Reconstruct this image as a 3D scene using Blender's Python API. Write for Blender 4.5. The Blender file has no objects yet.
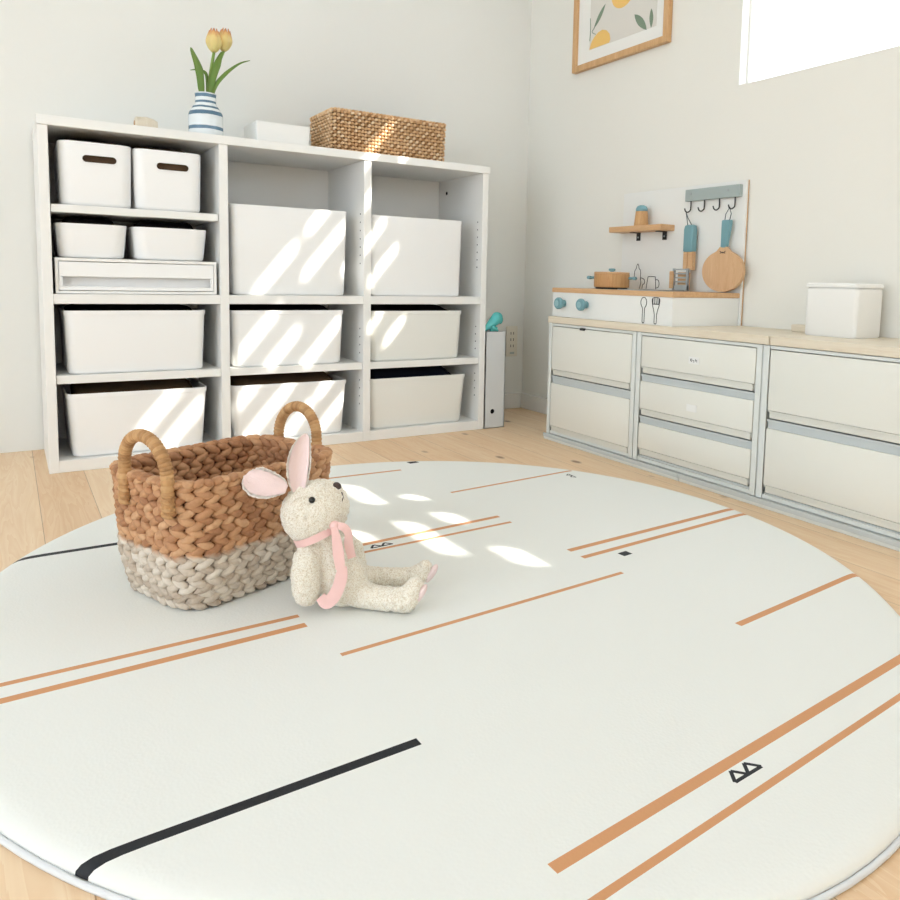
import bpy, bmesh, math, random
from mathutils import Vector, Matrix, noise
random.seed(7)
PI=math.pi
sc=bpy.context.scene
COL=sc.collection

# ------------------------------------------------------------------ materials
def lin(c):
    return tuple((v/255/12.92) if v/255<=.04045 else ((v/255+.055)/1.055)**2.4 for v in c)+(1,)
def mat(name,rgb,rough=.5,spec=.5,metal=0.,bump=None,sheen=0.,sss=0.,alpha=None):
    m=bpy.data.materials.new(name); m.use_nodes=True
    nt=m.node_tree; b=nt.nodes['Principled BSDF']
    b.inputs['Base Color'].default_value=lin(rgb); b.inputs['Roughness'].default_value=rough
    b.inputs['Specular IOR Level'].default_value=spec; b.inputs['Metallic'].default_value=metal
    if sheen: b.inputs['Sheen Weight'].default_value=sheen
    if sss:
        b.inputs['Subsurface Weight'].default_value=sss; b.inputs['Subsurface Scale'].default_value=.01
    if bump:
        sc_,st,dist=bump
        tc=nt.nodes.new('ShaderNodeTexCoord'); n=nt.nodes.new('ShaderNodeTexNoise'); n.inputs['Scale'].default_value=sc_; n.inputs['Detail'].default_value=4
        bp=nt.nodes.new('ShaderNodeBump'); bp.inputs['Strength'].default_value=st; bp.inputs['Distance'].default_value=dist
        nt.links.new(tc.outputs['Object'],n.inputs['Vector']); nt.links.new(n.outputs['Fac'],bp.inputs['Height']); nt.links.new(bp.outputs['Normal'],b.inputs['Normal'])
    return m
def wood(name,c1,c2,axis='Y',scale=1.,rough=.5,knots=False):
    m=bpy.data.materials.new(name); m.use_nodes=True
    nt=m.node_tree; N=nt.nodes; L=nt.links; b=N['Principled BSDF']; b.inputs['Roughness'].default_value=rough
    tc=N.new('ShaderNodeTexCoord'); mp=N.new('ShaderNodeMapping'); L.new(tc.outputs['Object'],mp.inputs['Vector'])
    s=[22*scale]*3; s['XYZ'.index(axis)]=1.6*scale; mp.inputs['Scale'].default_value=s
    n=N.new('ShaderNodeTexNoise'); n.inputs['Scale'].default_value=1.6; n.inputs['Detail'].default_value=5; n.inputs['Distortion'].default_value=.6
    L.new(mp.outputs['Vector'],n.inputs['Vector'])
    w=N.new('ShaderNodeMath'); w.operation='MULTIPLY'; w.inputs[1].default_value=9; L.new(n.outputs['Fac'],w.inputs[0])
    f=N.new('ShaderNodeMath'); f.operation='FRACT'; L.new(w.outputs[0],f.inputs[0])
    ad=N.new('ShaderNodeMath'); ad.operation='MULTIPLY_ADD'; ad.inputs[1].default_value=.3; L.new(f.outputs[0],ad.inputs[0]); L.new(n.outputs['Fac'],ad.inputs[2])
    r=N.new('ShaderNodeValToRGB'); r.color_ramp.elements[0].position=.3; r.color_ramp.elements[1].position=.9
    r.color_ramp.elements[0].color=lin(c1); r.color_ramp.elements[1].color=lin(c2); L.new(ad.outputs[0],r.inputs['Fac'])
    L.new(r.outputs['Color'],b.inputs['Base Color'])
    return m
M={}
M['wallb']=mat('white_wallpaper_paint',(238,238,233),.9,.1,bump=(60,.15,.002))
M['wallr']=mat('warm_white_wallpaper_paint',(240,238,230),.9,.1,bump=(60,.15,.002))
M['white']=mat('white_laminate',(245,244,240),.45,.4)
M['bin']=mat('white_matte_plastic',(250,250,249),.42,.45)
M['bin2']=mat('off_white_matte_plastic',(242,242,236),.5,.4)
M['dark']=mat('dark_pin_hole',(30,28,26),.8,.1)
M['browncloth']=mat('brown_cloth',(98,78,60),.95,.1,bump=(200,.5,.003))  # brown, charcoal and navy put the shade of the bin gaps into colour
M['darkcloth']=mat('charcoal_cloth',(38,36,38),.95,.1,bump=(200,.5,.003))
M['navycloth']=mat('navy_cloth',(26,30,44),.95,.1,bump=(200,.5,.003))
M['greyframe']=mat('clear_grey_polypropylene',(226,229,225),.3,.5)
M['greyrail']=mat('grey_polypropylene_rail',(200,206,206),.28,.5)
M['drawer']=mat('milky_drawer_front',(234,233,224),.38,.4)
M['drawlip']=mat('milky_drawer_lip',(226,225,216),.35,.5)
M['label']=mat('white_label',(240,240,236),.6,.3)
M['ink']=mat('black_print',(40,42,44),.6,.2)
M['black']=mat('black_metal',(34,34,36),.4,.5,.3)
M['paleboard']=wood('pale_paulownia_board',(236,226,208),(224,210,186),'Y',1.)
M['toywood']=wood('beech_toy_wood',(224,186,142),(206,160,114),'Y',2.)
M['toywoodv']=wood('oak_toy_wood',(216,174,122),(192,142,90),'Z',2.2)
M['panwood']=wood('warm_birch_disc',(226,190,150),(212,170,128),'Z',1.5)
M['framewood']=wood('oak_picture_frame',(222,182,134),(202,156,106),'Z',2.)
M['teal']=mat('dusty_teal_paint',(120,164,173),.45,.4)
M['tealpale']=mat('pale_teal_paint',(150,190,196),.4,.4)
M['sage']=mat('grey_green_paint',(168,180,178),.5,.4)
M['steel']=mat('brushed_grey_metal',(170,176,178),.35,.5,.6)
M['sinkgrey']=mat('grey_sink_print',(160,160,160),.4,.4)
M['kwhite']=mat('white_painted_board',(240,240,236),.5,.4)
M['string']=mat('grey_cord',(70,80,84),.8,.1)
M['paper']=mat('white_mat_paper',(244,243,238),.9,.1)
M['art']=mat('cream_print_paper',(228,224,216),.9,.1)
M['orange']=mat('orange_print',(244,202,124),.9,.1,bump=(30,.1,.001))
M['leafp']=mat('green_leaf_print',(134,152,132),.9,.1)
M['vase']=None
M['petal']=None
M['leaf']=mat('tulip_leaf_green',(104,138,62),.5,.4,sss=.1)
M['stem']=mat('tulip_stem_green',(136,166,84),.5,.4)
M['pink']=mat('pale_pink_plush',(247,224,220),.95,.05,sheen=.3,bump=(600,.6,.002))
M['ribbon']=mat('pink_satin_ribbon',(241,198,192),.42,.5,sheen=.2)
M['plushw']=mat('white_plush_edge',(240,232,222),.98,.05,sheen=.4,bump=(500,.8,.003))
M['eye']=mat('black_glossy_eye',(14,14,16),.12,.6)
M['nose']=mat('dark_brown_stitched_nose',(84,70,66),.8,.2)
M['tealtoy']=mat('teal_plastic',(92,192,190),.25,.5,sss=.1)
M['filebox']=mat('pale_grey_plastic',(224,226,226),.4,.4)
M['outlet']=mat('ivory_outlet_plastic',(232,226,212),.4,.4)
M['slat']=mat('weathered_screen_wood',(150,140,125),.7,.2)  # for the added screen that shapes the sun streaks
M['handle']=None

def m_plush():
    m=bpy.data.materials.new('cream_boucle_plush'); m.use_nodes=True; nt=m.node_tree;N=nt.nodes;L=nt.links;b=N['Principled BSDF']
    b.inputs['Roughness'].default_value=.98; b.inputs['Specular IOR Level'].default_value=.05; b.inputs['Sheen Weight'].default_value=.35
    tc=N.new('ShaderNodeTexCoord'); v=N.new('ShaderNodeTexNoise'); v.inputs['Scale'].default_value=520; v.inputs['Detail'].default_value=3
    L.new(tc.outputs['Object'],v.inputs['Vector'])
    r=N.new('ShaderNodeValToRGB'); r.color_ramp.elements[0].position=.32; r.color_ramp.elements[0].color=lin((222,206,180)); r.color_ramp.elements[1].position=.58; r.color_ramp.elements[1].color=lin((253,247,233))
    L.new(v.outputs['Fac'],r.inputs['Fac']); L.new(r.outputs['Color'],b.inputs['Base Color'])
    bp=N.new('ShaderNodeBump'); bp.inputs['Strength'].default_value=.8; bp.inputs['Distance'].default_value=.0025; L.new(v.outputs['Fac'],bp.inputs['Height']); L.new(bp.outputs['Normal'],b.inputs['Normal'])
    return m
M['plush']=m_plush()

def m_weave(name,ramp,zsplit=None,ramp2=None):
    """each strand carries its own random tone (attribute 'tone'); lower band is white-washed above/below a height"""
    m=bpy.data.materials.new(name); m.use_nodes=True; nt=m.node_tree;N=nt.nodes;L=nt.links;b=N['Principled BSDF']
    b.inputs['Roughness'].default_value=.6; b.inputs['Specular IOR Level'].default_value=.3
    at=N.new('ShaderNodeAttribute'); at.attribute_name='tone'
    tc=N.new('ShaderNodeTexCoord'); n=N.new('ShaderNodeTexNoise'); n.inputs['Scale'].default_value=180; n.inputs['Detail'].default_value=3; L.new(tc.outputs['Object'],n.inputs['Vector'])
    ma=N.new('ShaderNodeMath'); ma.operation='MULTIPLY_ADD'; ma.inputs[1].default_value=.35; L.new(n.outputs['Fac'],ma.inputs[0]); L.new(at.outputs['Fac'],ma.inputs[2])
    def rp(cs):
        r=N.new('ShaderNodeValToRGB'); e=r.color_ramp.elements
        e[0].position=.1; e[0].color=lin(cs[0]); e[1].position=1.15 if False else 1.; e[1].color=lin(cs[-1])
        for i,c in enumerate(cs[1:-1]): q=e.new(.1+.9*(i+1)/(len(cs)-1)); q.color=lin(c)
        L.new(ma.outputs[0],r.inputs['Fac']); return r
    r=rp(ramp); out=r.outputs['Color']
    if zsplit is not None:
        r2=rp(ramp2); sx=N.new('ShaderNodeSeparateXYZ'); L.new(tc.outputs['Object'],sx.inputs[0])
        mr=N.new('ShaderNodeMapRange'); mr.inputs['From Min'].default_value=zsplit-.004; mr.inputs['From Max'].default_value=zsplit+.004; 
        n2=N.new('ShaderNodeTexNoise'); n2.inputs['Scale'].default_value=60; L.new(tc.outputs['Object'],n2.inputs['Vector'])
        a2=N.new('ShaderNodeMath'); a2.operation='MULTIPLY_ADD'; a2.inputs[1].default_value=.02; L.new(n2.outputs['Fac'],a2.inputs[0]); L.new(sx.outputs['Z'],a2.inputs[2])
        a3=N.new('ShaderNodeMath'); a3.operation='SUBTRACT'; a3.inputs[1].default_value=.01; L.new(a2.outputs[0],a3.inputs[0])
        L.new(a3.outputs[0],mr.inputs['Value'])
        mx=N.new('ShaderNodeMixRGB'); L.new(mr.outputs[0],mx.inputs[0]); L.new(r2.outputs['Color'],mx.inputs[1]); L.new(r.outputs['Color'],mx.inputs[2]); out=mx.outputs[0]
    L.new(out,b.inputs['Base Color'])
    bp=N.new('ShaderNodeBump'); bp.inputs['Strength'].default_value=.35; bp.inputs['Distance'].default_value=.001; L.new(n.outputs['Fac'],bp.inputs['Height']); L.new(bp.outputs['Normal'],b.inputs['Normal'])
    return m
M['seagrass']=m_weave('braided_seagrass',[(134,90,62),(180,130,92),(202,156,116),(222,184,146)],.086,[(160,140,122),(196,180,162),(216,204,188),(230,221,208)])
M['rattan']=m_weave('woven_rattan',[(150,106,66),(212,168,122),(234,198,156),(250,232,202)])
M['handle']=m_weave('wrapped_cord_handle',[(146,104,66),(192,148,100),(216,178,130)])

def m_floor():
    m=bpy.data.materials.new('knotty_pine_floor'); m.use_nodes=True; nt=m.node_tree;N=nt.nodes;L=nt.links;b=N['Principled BSDF']
    b.inputs['Roughness'].default_value=.45; b.inputs['Specular IOR Level'].default_value=.35
    tc=N.new('ShaderNodeTexCoord'); sx=N.new('ShaderNodeSeparateXYZ'); L.new(tc.outputs['Object'],sx.inputs[0])
    def mth(op,a,c=None,d=None):
        q=N.new('ShaderNodeMath'); q.operation=op
        for i,v in enumerate((a,c,d)):
            if v is None: continue
            if isinstance(v,(int,float)): q.inputs[i].default_value=v
            else: L.new(v,q.inputs[i])
        return q.outputs[0]
    xs=mth('DIVIDE',sx.outputs['X'],.105); pid=mth('FLOOR',xs); fr=mth('FRACT',xs)
    wn=N.new('ShaderNodeTexWhiteNoise'); wn.noise_dimensions='1D'; L.new(pid,wn.inputs['W'])
    # grain, stretched along Y, offset per plank
    cb=N.new('ShaderNodeCombineXYZ'); L.new(mth('MULTIPLY',sx.outputs['X'],30),cb.inputs[0]); L.new(mth('MULTIPLY_ADD',sx.outputs['Y'],2.2,mth('MULTIPLY',wn.outputs['Value'],37)),cb.inputs[1])
    n=N.new('ShaderNodeTexNoise'); n.inputs['Scale'].default_value=1.; n.inputs['Detail'].default_value=4; n.inputs['Distortion'].default_value=.8; L.new(cb.outputs[0],n.inputs['Vector'])
    g=mth('FRACT',mth('MULTIPLY',n.outputs['Fac'],8))
    v=mth('ADD',mth('MULTIPLY',g,.28),mth('MULTIPLY_ADD',n.outputs['Fac'],.5,mth('MULTIPLY',wn.outputs['Value'],.35)))
    r=N.new('ShaderNodeValToRGB'); e=r.color_ramp.elements; e[0].position=.2; e[0].color=lin((248,222,188)); e[1].position=.95; e[1].color=lin((228,186,140)); L.new(v,r.inputs['Fac'])
    # knots
    vo=N.new('ShaderNodeTexVoronoi'); vo.inputs['Scale'].default_value=1.; cb2=N.new('ShaderNodeCombineXYZ')
    L.new(mth('MULTIPLY',sx.outputs['X'],9.5),cb2.inputs[0]); L.new(mth('MULTIPLY',sx.outputs['Y'],5.2),cb2.inputs[1]); L.new(cb2.outputs[0],vo.inputs['Vector'])
    mr=N.new('ShaderNodeMapRange'); mr.inputs['From Min'].default_value=.06; mr.inputs['From Max'].default_value=.13; mr.inputs['To Min'].default_value=1; mr.inputs['To Max'].default_value=0; L.new(vo.outputs['Distance'],mr.inputs['Value'])
    mx=N.new('ShaderNodeMixRGB'); L.new(mth('MULTIPLY',mr.outputs[0],.8),mx.inputs[0]); L.new(r.outputs['Color'],mx.inputs[1]); mx.inputs[2].default_value=lin((126,82,50))
    sm=mth('LESS_THAN',fr,.012)
    mx2=N.new('ShaderNodeMixRGB'); L.new(mth('MULTIPLY',sm,.55),mx2.inputs[0]); L.new(mx.outputs[0],mx2.inputs[1]); mx2.inputs[2].default_value=lin((120,84,54))
    L.new(mx2.outputs[0],b.inputs['Base Color'])
    return m
M['floor']=m_floor()

# play mat: printed bars and outlined triangles, given in mat plane coordinates (metres)
OR=[(-1.95,-1.443,-1.383,-1.436,.010),(-1.95,-1.488,-1.383,-1.469,.0135),(-1.372,-1.576,-.856,-1.5495,.0085),
 (-.877,-.986,-.50,-.958,.0085),(-1.25,-1.2105,-.875,-1.1875,.012),(-1.25,-1.246,-.873,-1.231,.009),(-1.20,-.731,-.889,-.745,.010),
 (-.871,-1.420,-.34,-1.391,.013),(-.871,-1.460,-.34,-1.428,.012),(-.842,-1.7845,-.45,-1.753,.0115),(-1.353,-2.013,-.6,-1.955,.0130),(-1.36,-2.0585,-.6,-2.0,.0085)]
BK=[(-1.95,-1.808,-1.369,-1.7955,.0128),(-1.95,-.987,-1.46,-.984,.014),(-.801,-1.4845,-.779,-1.4825,.017),(-.84,-.687,-.812,-.685,.02)]
def tris(cx,cy,s,rot=0):
    c,sn=math.cos(rot),math.sin(rot); w=.0032 if s<.02 else .0043
    def T(x,y): return (cx+c*x-sn*y,cy+sn*x+c*y)
    P=[T(-s,0),T(s,0),T(0,0),T(-s*.5,s*.62),T(s*.5,s*.62)]
    for a,b in ((0,1),(0,3),(3,2),(2,4),(4,1)): BK.append(P[a]+P[b]+(w,))
tris(-1.107,-2.0175,.022,.06); tris(-1.159,-1.2305,.022,.05); tris(-.531,-1.000,.018,1.5)
def m_mat():
    m=bpy.data.materials.new('cream_play_mat_print'); m.use_nodes=True; nt=m.node_tree;N=nt.nodes;L=nt.links;b=N['Principled BSDF']
    b.inputs['Roughness'].default_value=.6; b.inputs['Specular IOR Level'].default_value=.25
    tc=N.new('ShaderNodeTexCoord')
    flat=N.new('ShaderNodeVectorMath'); flat.operation='MULTIPLY'; flat.inputs[1].default_value=(1,1,0); L.new(tc.outputs['Object'],flat.inputs[0])
    def mask(lst):
        acc=None
        for (x0,y0,x1,y1,w) in lst:
            d=Vector((x1-x0,y1-y0,0)); ln=d.length; d/=ln; c=Vector(((x0+x1)/2-MC[0],(y0+y1)/2-MC[1],0))
            n_=Vector((-d.y,d.x,0))
            out=[]
            for ax,h in ((d,ln/2),(n_,w/2)):
                dt=N.new('ShaderNodeVectorMath'); dt.operation='DOT_PRODUCT'; dt.inputs[1].default_value=ax; L.new(flat.outputs[0],dt.inputs[0])
                cm=N.new('ShaderNodeMath'); cm.operation='COMPARE'; cm.inputs[1].default_value=c.dot(ax); cm.inputs[2].default_value=h; L.new(dt.outputs['Value'],cm.inputs[0]); out.append(cm.outputs[0])
            mu=N.new('ShaderNodeMath'); mu.operation='MULTIPLY'; L.new(out[0],mu.inputs[0]); L.new(out[1],mu.inputs[1])
            if acc is None: acc=mu.outputs[0]
            else:
                mxx=N.new('ShaderNodeMath'); mxx.operation='MAXIMUM'; L.new(acc,mxx.inputs[0]); L.new(mu.outputs[0],mxx.inputs[1]); acc=mxx.outputs[0]
        return acc
    mo,mb=mask(OR),mask(BK)
    m1=N.new('ShaderNodeMixRGB'); L.new(mo,m1.inputs[0]); m1.inputs[1].default_value=lin((241,242,237)); m1.inputs[2].default_value=lin((216,158,112))
    m2=N.new('ShaderNodeMixRGB'); L.new(mb,m2.inputs[0]); L.new(m1.outputs[0],m2.inputs[1]); m2.inputs[2].default_value=lin((40,42,46))
    L.new(m2.outputs[0],b.inputs['Base Color'])
    # fine woven emboss
    w=N.new('ShaderNodeTexVoronoi'); w.inputs['Scale'].default_value=260; L.new(tc.outputs['Object'],w.inputs['Vector'])
    bp=N.new('ShaderNodeBump'); bp.inputs['Strength'].default_value=.25; bp.inputs['Distance'].default_value=.0008; L.new(w.outputs['Distance'],bp.inputs['Height']); L.new(bp.outputs['Normal'],b.inputs['Normal'])
    return m
MC=(-1.101,-1.356)
M['mat']=m_mat()
M['piping']=mat('white_piping',(228,230,232),.5,.3)

def m_vase():
    m=bpy.data.materials.new('striped_porcelain'); m.use_nodes=True; nt=m.node_tree;N=nt.nodes;L=nt.links;b=N['Principled BSDF']
    b.inputs['Roughness'].default_value=.15
    tc=N.new('ShaderNodeTexCoord'); sx=N.new('ShaderNodeSeparateXYZ'); L.new(tc.outputs['Object'],sx.inputs[0])
    n=N.new('ShaderNodeTexNoise'); n.inputs['Scale'].default_value=40; L.new(tc.outputs['Object'],n.inputs['Vector'])
    z=N.new('ShaderNodeMath'); z.operation='MULTIPLY_ADD'; z.inputs[1].default_value=.004; L.new(n.outputs['Fac'],z.inputs[0]); L.new(sx.outputs['Z'],z.inputs[2])
    acc=None
    for zc,h in ((.030,.0045),(.0695,.0055),(.0865,.003),(.1015,.003),(.1185,.0045),(.008,.002)):
        c=N.new('ShaderNodeMath'); c.operation='COMPARE'; c.inputs[1].default_value=zc; c.inputs[2].default_value=h; L.new(z.outputs[0],c.inputs[0])
        if acc is None: acc=c.outputs[0]
        else:
            q=N.new('ShaderNodeMath'); q.operation='MAXIMUM'; L.new(acc,q.inputs[0]); L.new(c.outputs[0],q.inputs[1]); acc=q.outputs[0]
    mx=N.new('ShaderNodeMixRGB'); L.new(acc,mx.inputs[0]); mx.inputs[1].default_value=lin((234,240,242)); mx.inputs[2].default_value=lin((92,124,146)); L.new(mx.outputs[0],b.inputs['Base Color'])
    return m
M['vase']=m_vase()
def m_petal():
    m=bpy.data.materials.new('yellow_tulip_petal_with_orange_tip'); m.use_nodes=True; nt=m.node_tree;N=nt.nodes;L=nt.links;b=N['Principled BSDF']
    b.inputs['Roughness'].default_value=.5
    at=N.new('ShaderNodeAttribute'); at.attribute_name='tone'
    r=N.new('ShaderNodeValToRGB'); e=r.color_ramp.elements; e[0].position=.0; e[0].color=lin((232,212,140)); e[1].position=1; e[1].color=lin((190,104,78)); q=e.new(.6); q.color=lin((244,210,140)); q=e.new(.86); q.color=lin((228,158,100))
    L.new(at.outputs['Fac'],r.inputs['Fac']); L.new(r.outputs['Color'],b.inputs['Base Color']); b.inputs['Subsurface Weight'].default_value=.15; b.inputs['Subsurface Scale'].default_value=.01
    return m
M['petal']=m_petal()
def m_glass():
    m=bpy.data.materials.new('window_glass'); m.use_nodes=True; nt=m.node_tree;N=nt.nodes;L=nt.links
    for n in list(N):
        if n.type!='OUTPUT_MATERIAL': N.remove(n)
    o=[n for n in N][0]
    t=N.new('ShaderNodeBsdfTransparent'); g=N.new('ShaderNodeBsdfGlossy'); g.inputs['Roughness'].default_value=.02; mx=N.new('ShaderNodeMixShader'); mx.inputs[0].default_value=.04
    L.new(t.outputs[0],mx.inputs[1]); L.new(g.outputs[0],mx.inputs[2]); L.new(mx.outputs[0],o.inputs['Surface']); return m
M['glass']=m_glass()

# ------------------------------------------------------------------ object helpers
def props(o,label=None,cat=None,group=None,kind=None):
    if label: o['label']=label
    if cat: o['category']=cat
    if group: o['group']=group
    if kind: o['kind']=kind
    return o
def thing(name,label,cat,loc=(0,0,0),rz=0,group=None):
    o=bpy.data.objects.new(name,None); o.empty_display_size=.05; COL.objects.link(o)
    o.location=loc; o.rotation_euler=(0,0,rz); o['_o']=1; del o['_o']
    return props(o,label,cat,group)
def base(o):
    while o.parent: o=o.parent
    return o
def part(name,bm,m,parent=None,local=False,smooth=False,label=None,origin=None,tone=None):
    """link one mesh object. World-space shapes are moved into the frame of their thing unless local."""
    if parent and not local:
        r=base(parent); X=Matrix.Translation(r.location)@Matrix.Rotation(r.rotation_euler.z,4,'Z'); bm.transform(X.inverted())
    if origin is not None: bm.transform(Matrix.Translation(-Vector(origin)))
    bmesh.ops.recalc_face_normals(bm,faces=bm.faces)
    me=bpy.data.meshes.new(name); bm.to_mesh(me); bm.free()
    for x in (m if isinstance(m,(list,tuple)) else [m]): me.materials.append(x)
    if smooth:
        for p in me.polygons: p.use_smooth=True
        if smooth!='all':
            try: me.set_sharp_from_angle(angle=math.radians(smooth if smooth is not True else 35))
            except Exception: pass
    o=bpy.data.objects.new(name,me); COL.objects.link(o)
    if parent: o.parent=parent
    if origin is not None: o.location=origin
    if label: o['label']=label
    return o
def box(bm,x0,x1,y0,y1,z0,z1,bev=0,seg=2,mi=0):
    t=bmesh.new()
    bmesh.ops.create_cube(t,size=1)
    bmesh.ops.scale(t,vec=(abs(x1-x0),abs(y1-y0),abs(z1-z0)),verts=t.verts)
    bmesh.ops.translate(t,vec=((x0+x1)/2,(y0+y1)/2,(z0+z1)/2),verts=t.verts)
    if bev: bmesh.ops.bevel(t,geom=t.edges[:],offset=bev,segments=seg,affect='EDGES',profile=.5)
    for f in t.faces: f.material_index=mi
    merge(bm,t); return bm
def merge(bm,t,X=None):
    if X is not None: t.transform(X)
    me=bpy.data.meshes.new('tmp'); t.to_mesh(me); t.free(); bm.from_mesh(me); bpy.data.meshes.remove(me)
def B(*a,**k): return box(bmesh.new(),*a,**k)
def cyl(bm,p,q,r,r2=None,n=20,caps=True):
    p=Vector(p);q=Vector(q);r2=r if r2 is None else r2; d=(q-p); t=bmesh.new()
    bmesh.ops.create_cone(t,cap_ends=caps,segments=n,radius1=r,radius2=r2,depth=d.length)
    X=Matrix.Translation((p+q)/2)@d.to_track_quat('Z','Y').to_matrix().to_4x4(); merge(bm,t,X); return bm
def sph(bm,c,r,s=(1,1,1),n=16,rot=None):
    t=bmesh.new(); bmesh.ops.create_uvsphere(t,u_segments=n,v_segments=max(6,n//2+2),radius=r)
    X=Matrix.Translation(c)@(rot.to_4x4() if rot else Matrix())@Matrix.Diagonal((*s,1)); merge(bm,t,X); return bm
def lathe(bm,c,prof,n=32):
    rings=[]
    for r,z in prof:
        rings.append([bm.verts.new((c[0]+r*math.cos(2*PI*i/n),c[1]+r*math.sin(2*PI*i/n),c[2]+z)) for i in range(n)])
    for a,b in zip(rings,rings[1:]):
        for i in range(n): bm.faces.new((a[i],a[(i+1)%n],b[(i+1)%n],b[i]))
    if prof[0][0]>1e-5: bm.faces.new(rings[0][::-1])
    if prof[-1][0]>1e-5: bm.faces.new(rings[-1])
    return bm
def smoothpath(pts,k=6):
    P=[Vector(p) for p in pts]; out=[]
    for i in range(len(P)-1):
        p0=P[max(i-1,0)];p1=P[i];p2=P[i+1];p3=P[min(i+2,len(P)-1)]
        for j in range(k):
            t=j/k; out.append(.5*((2*p1)+(-p0+p2)*t+(2*p0-5*p1+4*p2-p3)*t*t+(-p0+3*p1-3*p2+p3)*t**3))
    out.append(P[-1]); return out
def tube(bm,pts,r,n=8,k=5,smooth=True,closed=False):
    P=smoothpath(pts,k) if smooth else [Vector(p) for p in pts]
    m=len(P); rings=[]; up=Vector((0,0,1)); 
    prev=None
    for i,p in enumerate(P):
        if closed: d=P[(i+1)%m]-P[i-1]
        else: d=(P[min(i+1,m-1)]-P[max(i-1,0)])
        d.normalize()
        if prev is None:
            u=d.cross(up); 
            if u.length<1e-3: u=d.cross(Vector((1,0,0)))
        else: u=prev-d*prev.dot(d)
        u.normalize(); prev=u.copy(); v=d.cross(u)
        rr=r(i/(m-1)) if callable(r) else r
        rings.append([bm.verts.new(p+u*rr*math.cos(2*PI*j/n)+v*rr*math.sin(2*PI*j/n)) for j in range(n)])
    for a,b in zip(rings,rings[1:]):
        for j in range(n): bm.faces.new((a[j],a[(j+1)%n],b[(j+1)%n],b[j]))
    if closed:
        a,b=rings[-1],rings[0]
        for j in range(n): bm.faces.new((a[j],a[(j+1)%n],b[(j+1)%n],b[j]))
    else:
        bm.faces.new(rings[0][::-1]); bm.faces.new(rings[-1])
    return bm
def ribbon(bm,pts,widths,nrm,th=.0012,k=6,wdir=None):
    """flat strip along a path; width direction = path x normal"""
    P=smoothpath(pts,k); m=len(P); W=[]
    for i in range(m):
        t=i/(m-1)*(len(widths)-1); a=int(min(t,len(widths)-2)); W.append(widths[a]*(1-(t-a))+widths[a+1]*(t-a))
    rows=[]
    for i,p in enumerate(P):
        d=(P[min(i+1,m-1)]-P[max(i-1,0)]).normalized(); n_=Vector(nrm(i/(m-1)) if callable(nrm) else nrm).normalized()
        w=d.cross(n_).normalized(); nn=w.cross(d)
        rows.append([bm.verts.new(p+w*W[i]/2*s+nn*th/2*q) for s,q in ((-1,-1),(1,-1),(1,1),(-1,1))])
    for a,b in zip(rows,rows[1:]):
        for j in range(4): bm.faces.new((a[j],a[(j+1)%4],b[(j+1)%4],b[j]))
    bm.faces.new(rows[0][::-1]); bm.faces.new(rows[-1]); return bm
def rr(cx,cy,hx,hy,r,z,n=6):
    r=min(r,hx*.999,hy*.999); out=[]
    for (sx,sy,a0) in ((1,1,0),(-1,1,90),(-1,-1,180),(1,-1,270)):
        for i in range(n+1):
            a=math.radians(a0+90*i/n); out.append((cx+sx*(hx-r)+r*math.cos(a),cy+sy*(hy-r)+r*math.sin(a),z))
    return out
def loft(bm,loops,cap0=True,cap1=True):
    R=[[bm.verts.new(p) for p in l] for l in loops]; n=len(R[0])
    for a,b in zip(R,R[1:]):
        for i in range(n): bm.faces.new((a[i],a[(i+1)%n],b[(i+1)%n],b[i]))
    if cap0: bm.faces.new(R[0][::-1])
    if cap1: bm.faces.new(R[-1])
    return bm
def prism(bm,pts,off):
    """extrude polygon pts by vector off"""
    a=[bm.verts.new(p) for p in pts]; b=[bm.verts.new(Vector(p)+Vector(off)) for p in pts]; n=len(a)
    for i in range(n): bm.faces.new((a[i],a[(i+1)%n],b[(i+1)%n],b[i]))
    bm.faces.new(a[::-1]); bm.faces.new(b); return bm
def struct(name,bm,m,parent=None,**k):
    o=part(name,bm,m,parent,**k); o['kind']='structure'; return o

# ------------------------------------------------------------------ room shell
struct('floor',B(-3.9,.14,-7.4,.12,-.06,0),M['floor'])
struct('wall_back',B(-3.9,.14,0,.12,0,2.4),M['wallb'])
WY0,WY1,WZ0,WZ1=-2.75,-1.018,1.064,2.05
bm=bmesh.new()
box(bm,0,.05,-7.4,WY0,0,2.4); box(bm,0,.05,WY1,0,0,2.4); box(bm,0,.05,WY0,WY1,0,WZ0); box(bm,0,.05,WY0,WY1,WZ1,2.4)
struct('wall_right',bm,M['wallr'])
bm=bmesh.new(); box(bm,-4.02,-3.9,-7.4,-3.6,0,2.4); box(bm,-4.02,-3.9,-.9,.12,0,2.4); box(bm,-4.02,-3.9,-3.6,-.9,0,.15); box(bm,-4.02,-3.9,-3.6,-.9,2.15,2.4)
struct('wall_left',bm,M['wallb'])  # unseen; its opening is added to bring more light onto the right wall
struct('wall_front',B(-3.9,.05,-7.46,-7.4,0,1.5),M['wallb'])  # added half-height wall, unseen; cuts the light from behind the camera
struct('ceiling',B(-3.9,.14,-7.4,.12,2.4,2.46),M['wallb'])
bm=bmesh.new(); box(bm,-.332,-.012,-.012,0,0,.056,.002); box(bm,-.332,-.014,-.014,0,.054,.061,.002)
struct('baseboard_back',bm,M['white'])
bm=bmesh.new(); box(bm,-.012,0,-7.4,0,0,.056,.002); box(bm,-.014,0,-7.4,0,.054,.061,.002)
struct('baseboard_right',bm,M['white'])
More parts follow.
